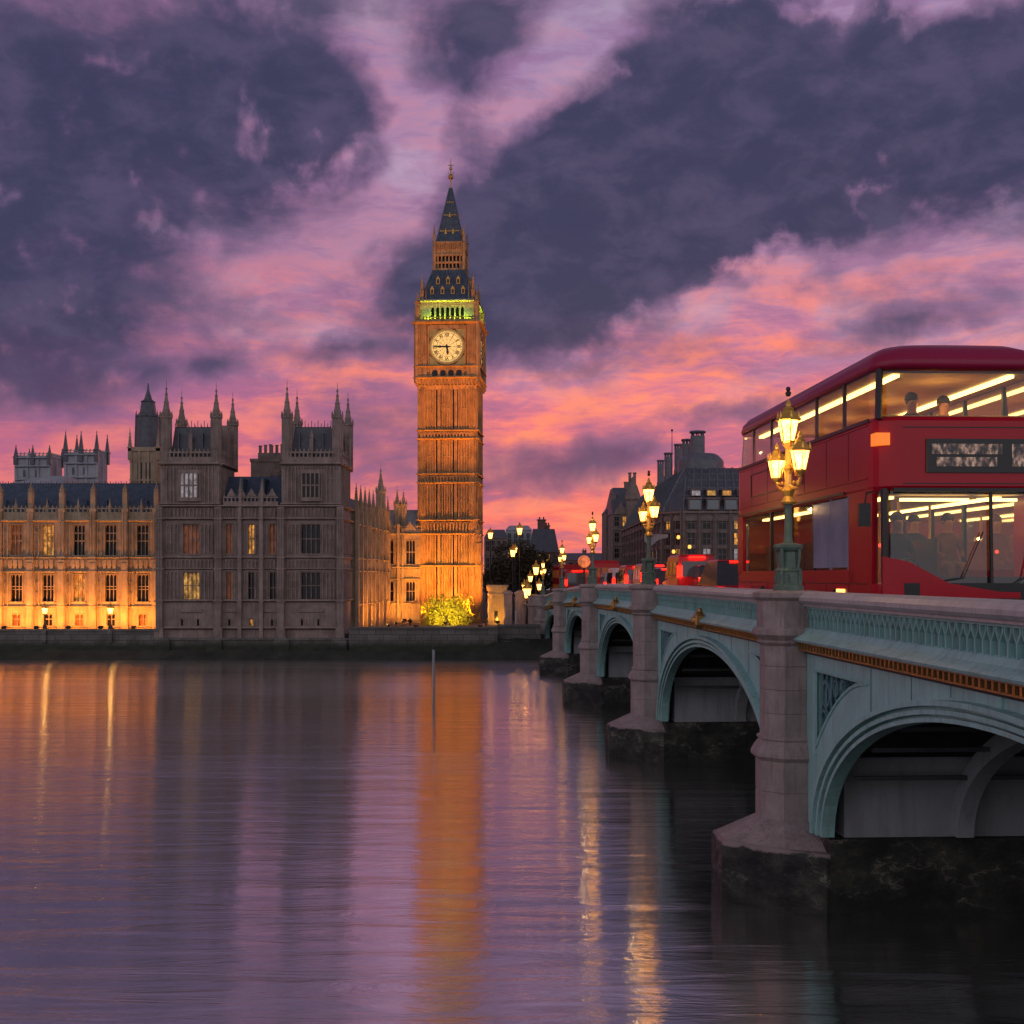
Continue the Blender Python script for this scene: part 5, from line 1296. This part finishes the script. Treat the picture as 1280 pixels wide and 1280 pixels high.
bus = thing('double_decker_bus', 'huge red double decker bus with lit decks passing close by on the bridge', 'bus')
mb = MB(); mb.loft([rr(.04,W_-.04,.05,L_B-.05,.35,.32), rr(0,W_,0,L_B,.4,.5), rr(0,W_,0,L_B,.4,1.18)]); 
for x0, x1 in ((.0,.06),(W_-.06,W_)): mb.box(x0, x1, 1.4, L_B-.4, 1.17, 1.47)
mb.box(.4, W_-.4, L_B-.06, L_B, 1.17, 2.0)
# red swoosh below the windscreen
mb.loft([[(x,-.05+.02*abs(x-W_/2),z0) for x,z0 in ((.1,.9),(.6,.9),(1.4,.9),(2.4,.9),(W_-.1,.9))] + [(x,-.05+.02*abs(x-W_/2),z1) for x,z1 in ((W_-.1,1.0),(2.4,1.03),(1.4,1.2),(.6,1.62),(.1,1.72))]] + [[(x,.10,z0) for x,z0 in ((.1,.9),(.6,.9),(1.4,.9),(2.4,.9),(W_-.1,.9))] + [(x,.10,z1) for x,z1 in ((W_-.1,1.0),(2.4,1.03),(1.4,1.2),(.6,1.62),(.1,1.72))]])
mb.build('lower_body', 'busred', bus)
mb = MB(); mb.loft([rr(.02,W_-.02,.06,L_B-.02,.5,3.02), rr(0,W_,.0,L_B,.5,3.1), rr(0,W_,.0,L_B,.5,4.38), rr(.03,W_-.03,.1,L_B-.03,.5,4.47)])
mb.box(-.02, .0, .6, L_B-.5, 4.34, 4.37); mb.box(-.02, .0, .6, L_B-.5, 3.28, 3.31)
mb.build('middle_band', 'busred', bus)
mb = MB(); mb.box(-.03, -.005, 2.0, L_B-.4, 3.06, 3.12); mb.box(-.03, -.004, .5, L_B-.4, 4.40, 4.47); mb.box(.3, W_-.3, -.03, .02, 2.98, 3.06); mb.build('trim_strip', 'busblack', bus)
mb = MB(); mb.loft([rr(.05,W_-.05,.22,L_B-.12,.55,5.44), rr(.03,W_-.03,.16,L_B-.08,.55,5.52), rr(.07,W_-.07,.2,L_B-.12,.55,5.68), rr(.2,W_-.2,.34,L_B-.25,.6,5.84), rr(.45,W_-.45,.62,L_B-.5,.6,5.97), rr(.8,W_-.8,1.0,L_B-.9,.7,6.05), rr(1.3,W_-1.3,1.6,L_B-1.5,.5,6.08)])
mb.build('roof', 'roofred', bus, smooth=True)
mb = MB()                                                            # pillars
for bx_ in ((.0,.12,.35,1.75,1.17,3.05),(W_-.12,W_,.35,1.75,1.17,3.05),(.0,.1,L_B-.9,L_B-.3,1.4,3.05),(.4,W_-.4,L_B-.08,L_B,2.0,3.05)):
    mb = MB(); mb.box(*bx_); mb.build('red_pillar', 'busred', bus)
mb = MB()
for y in (4.4, 6.3, 8.2): mb.box(.02, .1, y-.06, y+.06, 1.45, 3.05); mb.box(W_-.1, W_-.02, y-.06, y+.06, 1.45, 3.05)
for y in (2.3, 4.3, 6.3, 8.3, 10.2): mb.box(.06, .12, y-.045, y+.045, 4.44, 5.46); mb.box(W_-.12, W_-.06, y-.045, y+.045, 4.44, 5.4)
for x in (.07, W_-.07): mb.tube([(x,.16,4.42),(x+(.08 if x < 1 else -.08),.34,5.42)], .07, 6); mb.tube([(x+(.1 if x < 1 else -.1),.06,1.3),(x+(.1 if x < 1 else -.1),.1,3.05)], .08, 6)
mb.tube([(W_*.62,.0,1.2),(W_*.62,.05,3.03)], .035, 6)
mb.build('window_pillars', 'busblack', bus)
mb = MB(); mb.box(.01, .045, 1.8, 4.3, 1.52, 2.98); mb.box(.0, .05, 1.78, 1.84, 1.46, 3.04); mb.box(.0, .05, 3.02, 3.06, 1.46, 3.04); mb.build('reflecting_pane', 'reflpane', bus)
mb = MB(); mb.loft([rr(.05,W_-.05,.10,L_B-.06,.5,4.45), rr(.09,W_-.09,.30,L_B-.14,.5,5.48)], cap=False); mb.build('upper_windows', 'busglass', bus)
mb = MB(); mb.loft([rr(.06,W_-.06,.06,L_B-.06,.42,1.18), rr(.06,W_-.06,.12,L_B-.06,.42,3.04)], cap=False); mb.build('lower_windows', 'busglass', bus)
mb = MB()                                                            # front: black surround under the windscreen and blind box
mb.loft([rr(.95,W_-.25,-.045,.06,.02,3.36,1), rr(.95,W_-.25,-.045,.06,.02,4.02,1)])
d_ = mb.build('destination_box', 'display', bus)
mb = MB(); mb.loft([rr(.5,W_-.05,-.03,.08,.02,.62,1), rr(.5,W_-.05,-.03,.08,.02,1.2,1)]); mb.build('front_grille', 'busblack', bus)
sm_ = smear_material()
for x0, x1, z0, z1 in ((1.05, 2.45, 3.72, 3.92),(1.15, 2.35, 3.48, 3.66),(2.65, W_-.45, 3.48, 3.92)):
    mb = MB(); mb.box(x0, x1, -.056, -.046, z0, z1); mb.build('route_display', sm_, d_)
mb = MB(); mb.box(-.03, .25, .02, .32, 3.90, 4.14); mb.build('side_lamp', 'amber', bus)
for x, y in ((.25,-.03),(W_-.55,-.03)):
    mb = MB(); mb.box(x, x+.3, y-.03, y+.05, .72, .86); mb.build('headlight', 'head', bus)
mb = MB(); mb.box(-.03, .0, 2.0, 2.5, .94, 1.06); mb.box(-.03, .0, 5.2, 5.7, .94, 1.06); mb.build('side_marker', 'head', bus)
# interior
mb = MB(); mb.box(.12, W_-.12, .4, L_B-.2, 3.12, 3.2); mb.box(.12, W_-.12, .4, L_B-.2, .9, 1.0)
mb.build('floor', 'cream', bus)
mb = MB(); mb.box(.14, W_-.14, .6, L_B-.3, 5.41, 5.44); mb.box(.12, W_-.12, .5, L_B-.2, 2.98, 3.01); mb.build('ceiling', 'cream', bus)
mb = MB()
for x in (.55, W_-.75): mb.box(x, x+.14, .7, L_B-.6, 5.34, 5.40)
for x in (.6, W_-.8): mb.box(x, x+.16, 1.2, L_B-.8, 2.92, 2.97)
mb.box(.8, 2.2, .9, 1.0, 2.86, 2.92); mb.box(2.4, 3.2, .9, 1.0, 2.86, 2.92)
mb.build('light_strips', 'strip', bus)
for zf, ys in ((3.2, (2.2,3.5,4.8,6.1,7.4,8.7,10.0)), (1.0, (4.6,5.8,7.0,8.2,9.4))):
    for y in ys:
        for x in (.3, W_-1.25):
            mb = MB(); mb.rect(x+.47, y, [(.45,.25,zf+.35),(.45,.27,zf+.5)]); mb.loft([[(x+.02,y+.2,zf+.4),(x+.92,y+.2,zf+.4),(x+.92,y+.32,zf+.4),(x+.02,y+.32,zf+.4)],[(x+.02,y+.32,zf+1.15),(x+.92,y+.32,zf+1.15),(x+.92,y+.40,zf+1.15),(x+.02,y+.40,zf+1.15)]]); mb.box(x+.3,x+.6,y-.1,y+.1,zf,zf+.36)
            mb.build('seat', 'seat', bus)
mb = MB()
for x, y in ((1.3,2.4),(2.3,3.2),(1.35,5.2),(2.3,6.4),(1.3,7.6)):
    mb.tube([(x,y,1.0),(x,y,2.95)], .03, 6); mb.tube([(x,y+.6,3.2),(x,y+.6,4.2)], .03, 6)
mb.tube([(.3,.75,4.55),(W_-.3,.75,4.55)], .03, 6)
mb.build('grab_poles', 'yellow', bus)
q = random.Random(5)
for x, y, z in ((1.3,2.36,2.0),(2.3,3.16,2.1),(1.35,5.16,2.0),(2.3,6.36,2.1),(1.3,7.56,2.0),(2.9,4.2,1.9),(.7,6.0,1.9)):
    mb = MB(); mb.ball((x,y,z), .045, 8); mb.build('glow_dot', 'dotred', bus)  # glowing red dots added to imitate blurred lights inside the bus
mb = MB(); mb.box(.3, W_-.3, .25, .6, 1.15, 1.32); mb.tube([(.85+.22*math.cos(a/20*6.283), .72-.1*math.sin(a/20*6.283), 1.5+.18*math.sin(a/20*6.283)) for a in range(21)], .022, 5); mb.box(1.42,1.46,.7,2.0,1.0,2.1); mb.build('dashboard', 'busblack', bus)
for y in (2.55, 8.9):
    for x in (.02, W_-.34):
        mb = MB(); n = 20
        mb.loft([[(xx,y+r*math.cos(2*math.pi*k/n),.55+r*math.sin(2*math.pi*k/n)) for k in range(n)] for xx, r in ((x-.03,.42),(x-.05,.5),(x,.55),(x+.28,.55),(x+.34,.5))])
        o = mb.build('wheel', 'rubber', bus)
        mb = MB(); mb.loft([[(xx,y+r*math.cos(2*math.pi*k/n),.55+r*math.sin(2*math.pi*k/n)) for k in range(n)] for xx, r in ((x-.06,.1),(x-.07,.34),(x-.04,.36),(x+.3,.36))]); mb.build('rim', 'alloy', o)
mb = MB()
for x, s in ((-.02,-1),(W_+.02,1)): mb.tube([(x,.2,3.0),(x+s*.22,-.05,2.95),(x+s*.26,-.06,2.75)], .025, 5); mb.rect(x+s*.27, -.06, [(.11,.05,2.3),(.11,.06,2.75)])
mb.build('mirrors', 'busblack', bus)
for z, en in ((4.75, 30), (2.3, 5)):
    for y in (1.6, 4.6, 7.6, 10.4):
        L_ = bpy.data.lights.new('cabin_light', 'POINT'); L_.energy = en; L_.color = (1,.60,.14); L_.shadow_soft_size = .03
        o = bpy.data.objects.new('cabin_light', L_); COL.objects.link(o); o.parent = bus; o.location = (W_/2, y, z)
# panel seams, skirt line, vents, wiper and a side advert frame (no lettering)
mb = MB()
for y in (1.78, 3.3, 5.0, 6.7, 8.4, 10.1): mb.box(-.006, .0, y-.008, y+.008, 3.32, 4.33); mb.box(-.006, .0, y-.008, y+.008, .5, 1.16)
mb.box(-.008, .0, .6, L_B-.5, 1.165, 1.185); mb.box(.5, W_-.3, -.012, .0, 3.14, 3.16); mb.box(.5, W_-.3, -.012, .0, 4.24, 4.26)
for k in range(7): mb.box(-.008, .0, 9.0, 10.2, .62+.07*k, .65+.07*k)
mb.build('panel_seams', 'busblack', bus)
mb = MB(); mb.tube([(1.0,-.02,1.2),(1.7,.0,1.3),(2.1,.03,2.2)], .018, 5); mb.tube([(2.7,-.02,1.15),(2.9,.0,1.3),(3.1,.03,2.2)], .018, 5); mb.build('wiper', 'busblack', bus)
mb = MB()
for a_, b_ in ((3.52,3.55),(4.14,4.17)): mb.box(-.015, .0, 5.1, 10.2, a_, b_)
for y in (5.1, 10.17): mb.box(-.015, .0, y, y+.03, 3.52, 4.17)
mb.build('advert_frame', 'busblack', bus)
bus.location = BM @ Vector((2.05, 23.35, 4.362)); bus.rotation_euler = (0,0,TH)

# seated passengers behind the upper front window
M['skin'] = mat('skin', (.42,.22,.14), .6, .12, 5)
M['coat'] = mat('dark_coat', (.03,.03,.05), .9, .3, 4); M['coat2'] = mat('brown_coat', (.16,.07,.04), .9, .3, 4); M['hair'] = mat('hair', (.03,.018,.01), .7, .3, 10)
def passenger(label, loc, rz, coat, k=1.25):
    vs = [(0,0,.12),(0,.03,.35),(0,.03,.58),(0,0,.70),(0,-.02,.82),(0,-.03,.95),
          (-.19,.02,.58),(-.24,-.06,.33),(-.16,-.28,.24),(.19,.02,.58),(.24,-.06,.33),(.16,-.28,.24),
          (-.10,-.10,.10),(-.12,-.45,.10),(-.12,-.48,-.30),(-.12,-.60,-.34),(.10,-.10,.10),(.12,-.45,.10),(.12,-.48,-.30),(.12,-.60,-.34)]
    es = [(0,1),(1,2),(2,3),(3,4),(4,5),(2,6),(6,7),(7,8),(2,9),(9,10),(10,11),(0,12),(12,13),(13,14),(14,15),(0,16),(16,17),(17,18),(18,19)]
    rad = [.16,.15,.15,.06,.10,.085,.08,.055,.045,.08,.055,.045,.10,.075,.055,.04,.10,.075,.055,.04]
    me = bpy.data.meshes.new('person'); me.from_pydata(vs, es, []); o = bpy.data.objects.new('person', me); COL.objects.link(o)
    md = o.modifiers.new('skin', 'SKIN'); 
    for i, r_ in enumerate(rad): me.skin_vertices[0].data[i].radius = (r_, r_*.85)
    me.skin_vertices[0].data[0].use_root = True
    sb = o.modifiers.new('sub', 'SUBSURF'); sb.levels = sb.render_levels = 2
    ev = bpy.data.meshes.new_from_object(o.evaluated_get(bpy.context.evaluated_depsgraph_get())); bpy.data.objects.remove(o)
    ev.materials.clear(); ev.materials.append(M[coat]); ev.materials.append(M['skin'])
    for p in ev.polygons: p.material_index = 1 if p.center.z > .69 else 0; p.use_smooth = True
    o = bpy.data.objects.new('person', ev); COL.objects.link(o); o.location = loc; o.rotation_euler = (0,0,rz); o.scale = (k,k,k)
    tag(o, label, 'person')
    mb = MB(); mb.ball((0,.02,.93), .115, 12, 1.05); hb_ = mb.build('hair', 'hair', o, smooth=True)
    mb = MB(); mb.ball((0,-.125,.875), .018, 6)
    for x in (-.1,.1): mb.ball((x,-.02,.88), .02, 6)
    mb.build('nose_and_ears', 'skin', o, smooth=True)
for x, y, z, lb, ct_ in ((1.25, 1.5, 3.86, 'passenger in dark coat at the front of the upper deck of the large bus', 'coat'),(2.25,2.3,3.92,'passenger in brown coat seated further back on the upper deck','coat2'),(.85,1.25,1.36,'driver in dark coat behind the wheel of the large bus','coat'),(2.75,3.3,1.45,'passenger in brown coat seated on the lower deck near the front','coat2'),(2.6,4.9,1.5,'passenger in dark coat seated on the lower deck further back','coat')):
    passenger(lb, BM @ Vector((2.05+x, 23.35+y, 4.362+z)), TH, ct_)

# ================================================================== other traffic
M['carred'] = paint('red_car_paint', (.38,.012,.018)); M['cardark'] = paint('dark_car_paint', (.03,.03,.04)); M['cargrey'] = paint('silver_car_paint', (.25,.25,.28)); M['carwhite'] = paint('white_van_paint', (.45,.42,.42))
M['carglass'] = mat('car_glass', (.02,.022,.03), .08, .1, 2, spec=.8)
def vehicle(name, label, cat, v, u, pxm, body, hgt, wid, lng, van=False, high=False):
    """seen from behind: rear at small y"""
    r = thing(name, label, cat, BM @ Vector((v, u, 4.362+zro(u))), TH, 'traffic queuing away over the bridge')
    b = hgt*.55
    mb = MB()
    sec = lambda y, z0, z1, w_: [(-w_,y,z0),(w_,y,z0),(w_*1.0,y,z0+(z1-z0)*.6),(w_*.94,y,z1),(-w_*.94,y,z1),(-w_,y,z0+(z1-z0)*.6)]
    w2 = wid/2
    mb.loft([sec(0,.35,b,w2*.93), sec(.12,.28,b+.03,w2), sec(lng*.5,.28,b+.03,w2), sec(lng*.9,.28,b*.86,w2*.98), sec(lng,.35,b*.75,w2*.9)])
    if van: mb.loft([[(-w2*.96,.02,b),(w2*.96,.02,b),(w2*.96,lng*.72,b),(-w2*.96,lng*.72,b)],[(-w2*.9,.08,hgt-.1),(w2*.9,.08,hgt-.1),(w2*.9,lng*.62,hgt-.1),(-w2*.9,lng*.62,hgt-.1)],[(-w2*.78,.16,hgt),(w2*.78,.16,hgt),(w2*.78,lng*.58,hgt),(-w2*.78,lng*.58,hgt)]])
    else: mb.loft([[(-w2*.8,.75,hgt-.05),(w2*.8,.75,hgt-.05),(w2*.8,lng*.55,hgt-.05),(-w2*.8,lng*.55,hgt-.05)],[(-w2*.7,.85,hgt),(w2*.7,.85,hgt),(w2*.7,lng*.52,hgt),(-w2*.7,lng*.52,hgt)]])
    mb.build('body', body, r)
    mb = MB()
    if van: mb.loft([[(-w2*.8,-.0,b+.1),(w2*.8,-.0,b+.1),(w2*.74,.04,hgt-.3),(-w2*.74,.04,hgt-.3)],[(-w2*.8,.05,b+.1),(w2*.8,.05,b+.1),(w2*.74,.09,hgt-.3),(-w2*.74,.09,hgt-.3)]])
    else: mb.loft([[(-w2*.92,.2,b+.02),(w2*.92,.2,b+.02),(w2*.92,lng*.74,b+.02),(-w2*.92,lng*.74,b+.02)],[(-w2*.79,.76,hgt-.06),(w2*.79,.76,hgt-.06),(w2*.79,lng*.54,hgt-.06),(-w2*.79,lng*.54,hgt-.06)]])
    mb.build('windows', 'carglass', r)
    if van:
        for s in (-1, 1):
            for y0, y1 in ((.35,lng*.27),(lng*.30,lng*.46),(lng*.49,lng*.62)):
                mb = MB(); x = s*w2*.945; mb.loft([[(x-.04,y0,b+.12),(x+.04,y0,b+.12),(x+.04,y1,b+.12),(x-.04,y1,b+.12)],[(x-.04-s*.035,y0+.03,hgt-.32),(x+.03-s*.035,y0+.03,hgt-.32),(x+.03-s*.035,y1-.03,hgt-.32),(x-.04-s*.035,y1-.03,hgt-.32)]]); mb.build('side_window', 'carglass', r)
            mb = MB(); mb.box(s*w2-.02 if s > 0 else -w2-.03, w2+.03 if s > 0 else -w2+.02, .3, lng*.9, b*.62, b*.70); mb.build('side_trim', 'busblack', r)
    for s in (-1, 1):
        mb = MB(); z = b*.72 if not high else b*1.05; mb.box(s*w2*.86-.10, s*w2*.86+.10, -.04, .14, z, z+(.26 if not van else .5)); mb.build('tail_light', 'tail', r)
        mb = MB(); mb.box(s*w2*.35-.12, s*w2*.35+.12, -.03, .02, .42, .50) ; mb.build('reflector', 'amber', r)
    mb = MB(); mb.box(-w2*.4, w2*.4, -.02 if van else .7, .06 if van else .78, hgt-.16 if van else hgt-.09, hgt-.08 if van else hgt-.04); mb.build('brake_light', 'tail', r)
    mb = MB(); mb.box(-w2*.9, w2*.9, -.08, .05, .3, .48); mb.build('bumper', 'busblack', r)
    for y in (lng*.2, lng*.8):
        for s in (-1, 1):
            mb = MB(); n = 14; x = s*(w2-.1)
            mb.loft([[(xx,y+q*math.cos(2*math.pi*k/n),.34+q*math.sin(2*math.pi*k/n)) for k in range(n)] for xx, q in ((x-.1,.32),(x-.08,.34),(x+.08,.34),(x+.1,.32))]); o = mb.build('wheel', 'rubber', r)
    return r
def vv(px, u): return (px-640)*u/F - (BX-.0433*u)
vehicle('van', 'bright red van with glowing tail lights right of the second bridge lamp', 'van', vv(872,52), 52, 0, 'carred', 2.35, 1.75, 4.6, True, True)
vehicle('car', 'low red car with dark windows just behind the huge bus', 'car', vv(930,37.2), 36.6, 0, 'carred', 1.85, 2.0, 4.4)
vehicle('car', 'silver car with tail lights immediately left of the bright red van', 'car', vv(840,58), 58, 0, 'cargrey', 1.9, 1.8, 4.4, False, True)
vehicle('van', 'dark van behind the second bridge lamp', 'van', vv(822,64), 64, 0, 'cardark', 2.3, 1.8, 4.6, True, True)
vehicle('car', 'dark car right of the bright red van', 'car', vv(901,50), 50, 0, 'cardark', 1.85, 1.8, 4.4, False, True)
vehicle('van', 'white van far along the bridge between the second and third lamps', 'van', vv(783,84), 84, 0, 'carwhite', 2.9, 2.0, 5, True, True)
vehicle('van', 'red van far along the bridge, rightmost of the distant row', 'van', vv(800,76), 76, 0, 'carred', 2.7, 2.0, 5, True, True)
vehicle('van', 'dark red minibus near the bridge end left of the third lamp', 'van', vv(722,104), 104, 0, 'carred', 3.3, 2.3, 6, True, True)
for px, u, hgt, lb in ((857,62,2.1,'dark car with red lights in the queue between the silver car and the bright van'),(884,60,2.2,'silver car in the queue just beyond the bright red van'),(912,56,2.0,'dark red car in the queue nearest the tail of the huge bus'),(831,72,2.5,'dark van in the distant queue right of the second lamp'),(770,92,3.0,'grey van in the distant row left of the white van'),(848,80,2.9,'red van highest in the distant queue')):
    vehicle('van' if hgt > 2.4 else 'car', lb, 'van' if hgt > 2.4 else 'car', vv(px,u), u, 0, {857:'cardark',884:'cargrey',912:'carred',831:'cardark',770:'cargrey',848:'carred'}[px], hgt, 1.85, 4.5, hgt > 2.4, True)
def far_bus(label, v, u, s):
    r = thing('distant_bus', label, 'bus', BM @ Vector((v, u, 4.362+zro(u))), TH, 'red buses beyond the bridge')
    w2, hh, ln = 1.25*s, 4.1*s, 9*s
    mb = MB(); mb.loft([rr(-w2,w2,0,ln,.2,.3), rr(-w2,w2,0,ln,.25,hh-.25), rr(-w2+.2,w2-.2,.15,ln-.15,.25,hh)]); mb.build('body', 'carred', r)
    for z0, z1 in ((1.2*s,2.0*s),(2.7*s,3.5*s)):
        mb = MB(); mb.box(-w2*.85, w2*.85, -.03, .02, z0, z1); mb.box(-w2-.02, -w2+.02, .5, ln-.5, z0, z1); o = mb.build('window', 'lit3', r)
        mb = MB()
        for x in (-.3,.3): mb.box(x*w2-.04, x*w2+.04, -.05, -.03, z0, z1)
        mb.build('window_bars', 'busblack', o)
    for q in (-1, 1):
        mb = MB(); mb.box(q*w2*.85-.15, q*w2*.85+.15, -.05, .05, .9*s, 1.5*s); mb.build('tail_light', 'tail', r)
        mb = MB(); mb.ngon(q*(w2-.2), 2, [(.3,.0),(.34,.3),(.3,.6)], 10); mb.build('wheel', 'rubber', r)
far_bus('distant red bus right of the third bridge lamp', vv(757,98), 98, .98)
far_bus('smaller distant red bus left of the third bridge lamp', vv(714,118), 118, .95)

for px, u in ((858,51.4),(888,51.4),(836,57),(826,63),(790,75),(760,96)):
    L_ = bpy.data.lights.new('brake_glow', 'POINT'); L_.energy = 22; L_.color = (1,.03,.015); L_.shadow_soft_size = .03
    o = bpy.data.objects.new('brake_glow', L_); COL.objects.link(o); o.location = BM @ Vector((vv(px,u), u-.5, 4.362+1.25))
# glowing orange globe near the third lamp, put in for an orange glow there
gl = thing('orb', 'orange glowing globe on a post beside the third bridge lamp', 'orb', BM @ Vector((.9, 62, 4.48+zro(62))))
M['globe'] = emit('orange_globe', (1.0,.24,.08), .85, .5, 2)
z_ = zz(702,62)-(4.48+zro(62)); X_ = at(730,62)-(BM @ Vector((.9,62,0))).x
mb = MB(); mb.tube([(X_,0,0),(X_,0,z_-.3)], .06, 8); mb.build('post', 'iron', gl)
mb = MB(); mb.ball((X_,0,z_), .33, 14); mb.build('globe', 'globe', gl, smooth=True)

# shop and street lights along the office front
M['shop'] = emit('shop_lamp', (1.0,.42,.07), 2.2)
sq = random.Random(9)
for i, (px, py, Y) in enumerate(((797,686,140),(806,672,135),(815,668,128),(822,690,120),(818,706,120),(842,690,99.2),(852,700,99.2),(835,712,99.2),(862,684,99.2),(893,706,99.2),(880,700,99.2),(848,672,99.2))):
    nm = ['far end of the street front','tall strip at the far street front','second strip on the street front','near street front low down','bright lamp at street level on the side front','left corner of the office front','low left of the office front','street level left of the office','middle of the office front','right of the red van roof','above the red van','upper left of the office corner'][i]
    x, z = at(px,Y), zz(py,Y)
    r = thing('wall_lamp', 'small amber wall lamp at the '+nm, 'lamp', (x-(.35 if Y > 100 else 0), Y, z), 0, 'amber wall lamps on the office building')
    mb = MB(); mb.box(-.04,.04,.0,.9 if Y < 100 else .1,-.04,.04); mb.box(-.1,.1,-.03,.03,-.16,-.12); mb.build('bracket', 'iron', r)
    mb = MB(); mb.ngon(0, 0, [(.08,-.12),(.14,.0),(.1,.18)], 8); mb.build('globe', 'shop', r)

# ================================================================== far bank small things
mp = thing('mooring_post', 'slim pale mooring post standing in the river before the tower', 'post', (at(542,54), 54, 0))
mb = MB(); mb.tube([(0,0,-1.5),(0,0,zz(810,54))], .065, 8); mb.build('post', 'pale', mp)
mb = MB(); mb.ngon(0,0,[(.085,zz(812,54)),(.085,zz(809,54)),(.02,zz(806,54))],8); mb.build('cap', 'iron', mp)
gp = thing('lodge', 'small gold lit stone lodge with flared parapet right of the clock tower', 'lodge', (at(620,99), 99, 1.6))
mb = MB(); hx = .62; zt1 = zz(733,99)-1.6
mb.loft([[(-hx-a,-a,z),(hx+b,-a,z),(hx+b,1.4,z),(-hx-a,1.4,z)] for a, b, z in ((0,0,0),(0,0,zt1*.72),(.1,.16,zt1*.82),(.05,.12,zt1*.84),(.2,.42,zt1),(.2,.42,zt1+.12))])
for x in (-hx, -.2, .2, hx): mb.box(x-.05, x+.05, -.06, .01, .0, zt1*.72)
mb.build('wall', 'stone', gp)
mb = MB(); mb.box(-.15,.15,-.03,-.005,.25,1.2); mb.build('door', 'glassd', gp)
flood((at(622,96.8), 96.9, 1.98), (at(620,99), 99, 3.0), 150, 'low floodlight lighting the small stone lodge', R(100), (1,.45,.05))
for px, w2, lb in ((635,.34,'left grey stone gate pier behind the landing wall'),(650,.4,'right grey stone gate pier behind the landing wall')):
    r = thing('gate_pier', lb, 'gate pier', (at(px,98), 98, 1.6), 0, 'stone gate piers by the bridge steps')
    zt1 = zz(738,98)-1.6
    mb = MB(); mb.rect(0,0,[(w2,w2,0),(w2,w2,zt1-.3)]); mb.build('shaft', 'granite', r)
    mb = MB(); mb.rect(0,0,[(w2+.08,w2+.08,zt1-.3),(w2+.08,w2+.08,zt1-.18),(w2*.4,w2*.4,zt1)]); mb.build('cap', 'granite', r)
r = thing('bollard', 'white post standing in front of the grey gate piers', 'post', (at(645,94), 94, 1.6))
mb = MB(); mb.ngon(0,0,[(.14,0),(.12,.2),(.1,.3),(.09,1.25),(.11,1.3),(.03,1.4)],10); mb.build('post', 'carwhite', r)
r = thing('steps', 'stone river steps descending beside the bridge end', 'steps', (at(632,81.6), 82.2, 0))
mb = MB()
for k in range(6): mb.box(-.9+.12*k, 1.6, -.15-.16*(5-k)+.3, .6, -.4, .25+.2*k)
mb.build('treads', 'emb', r)
ex = globals().get('END_HOOK')
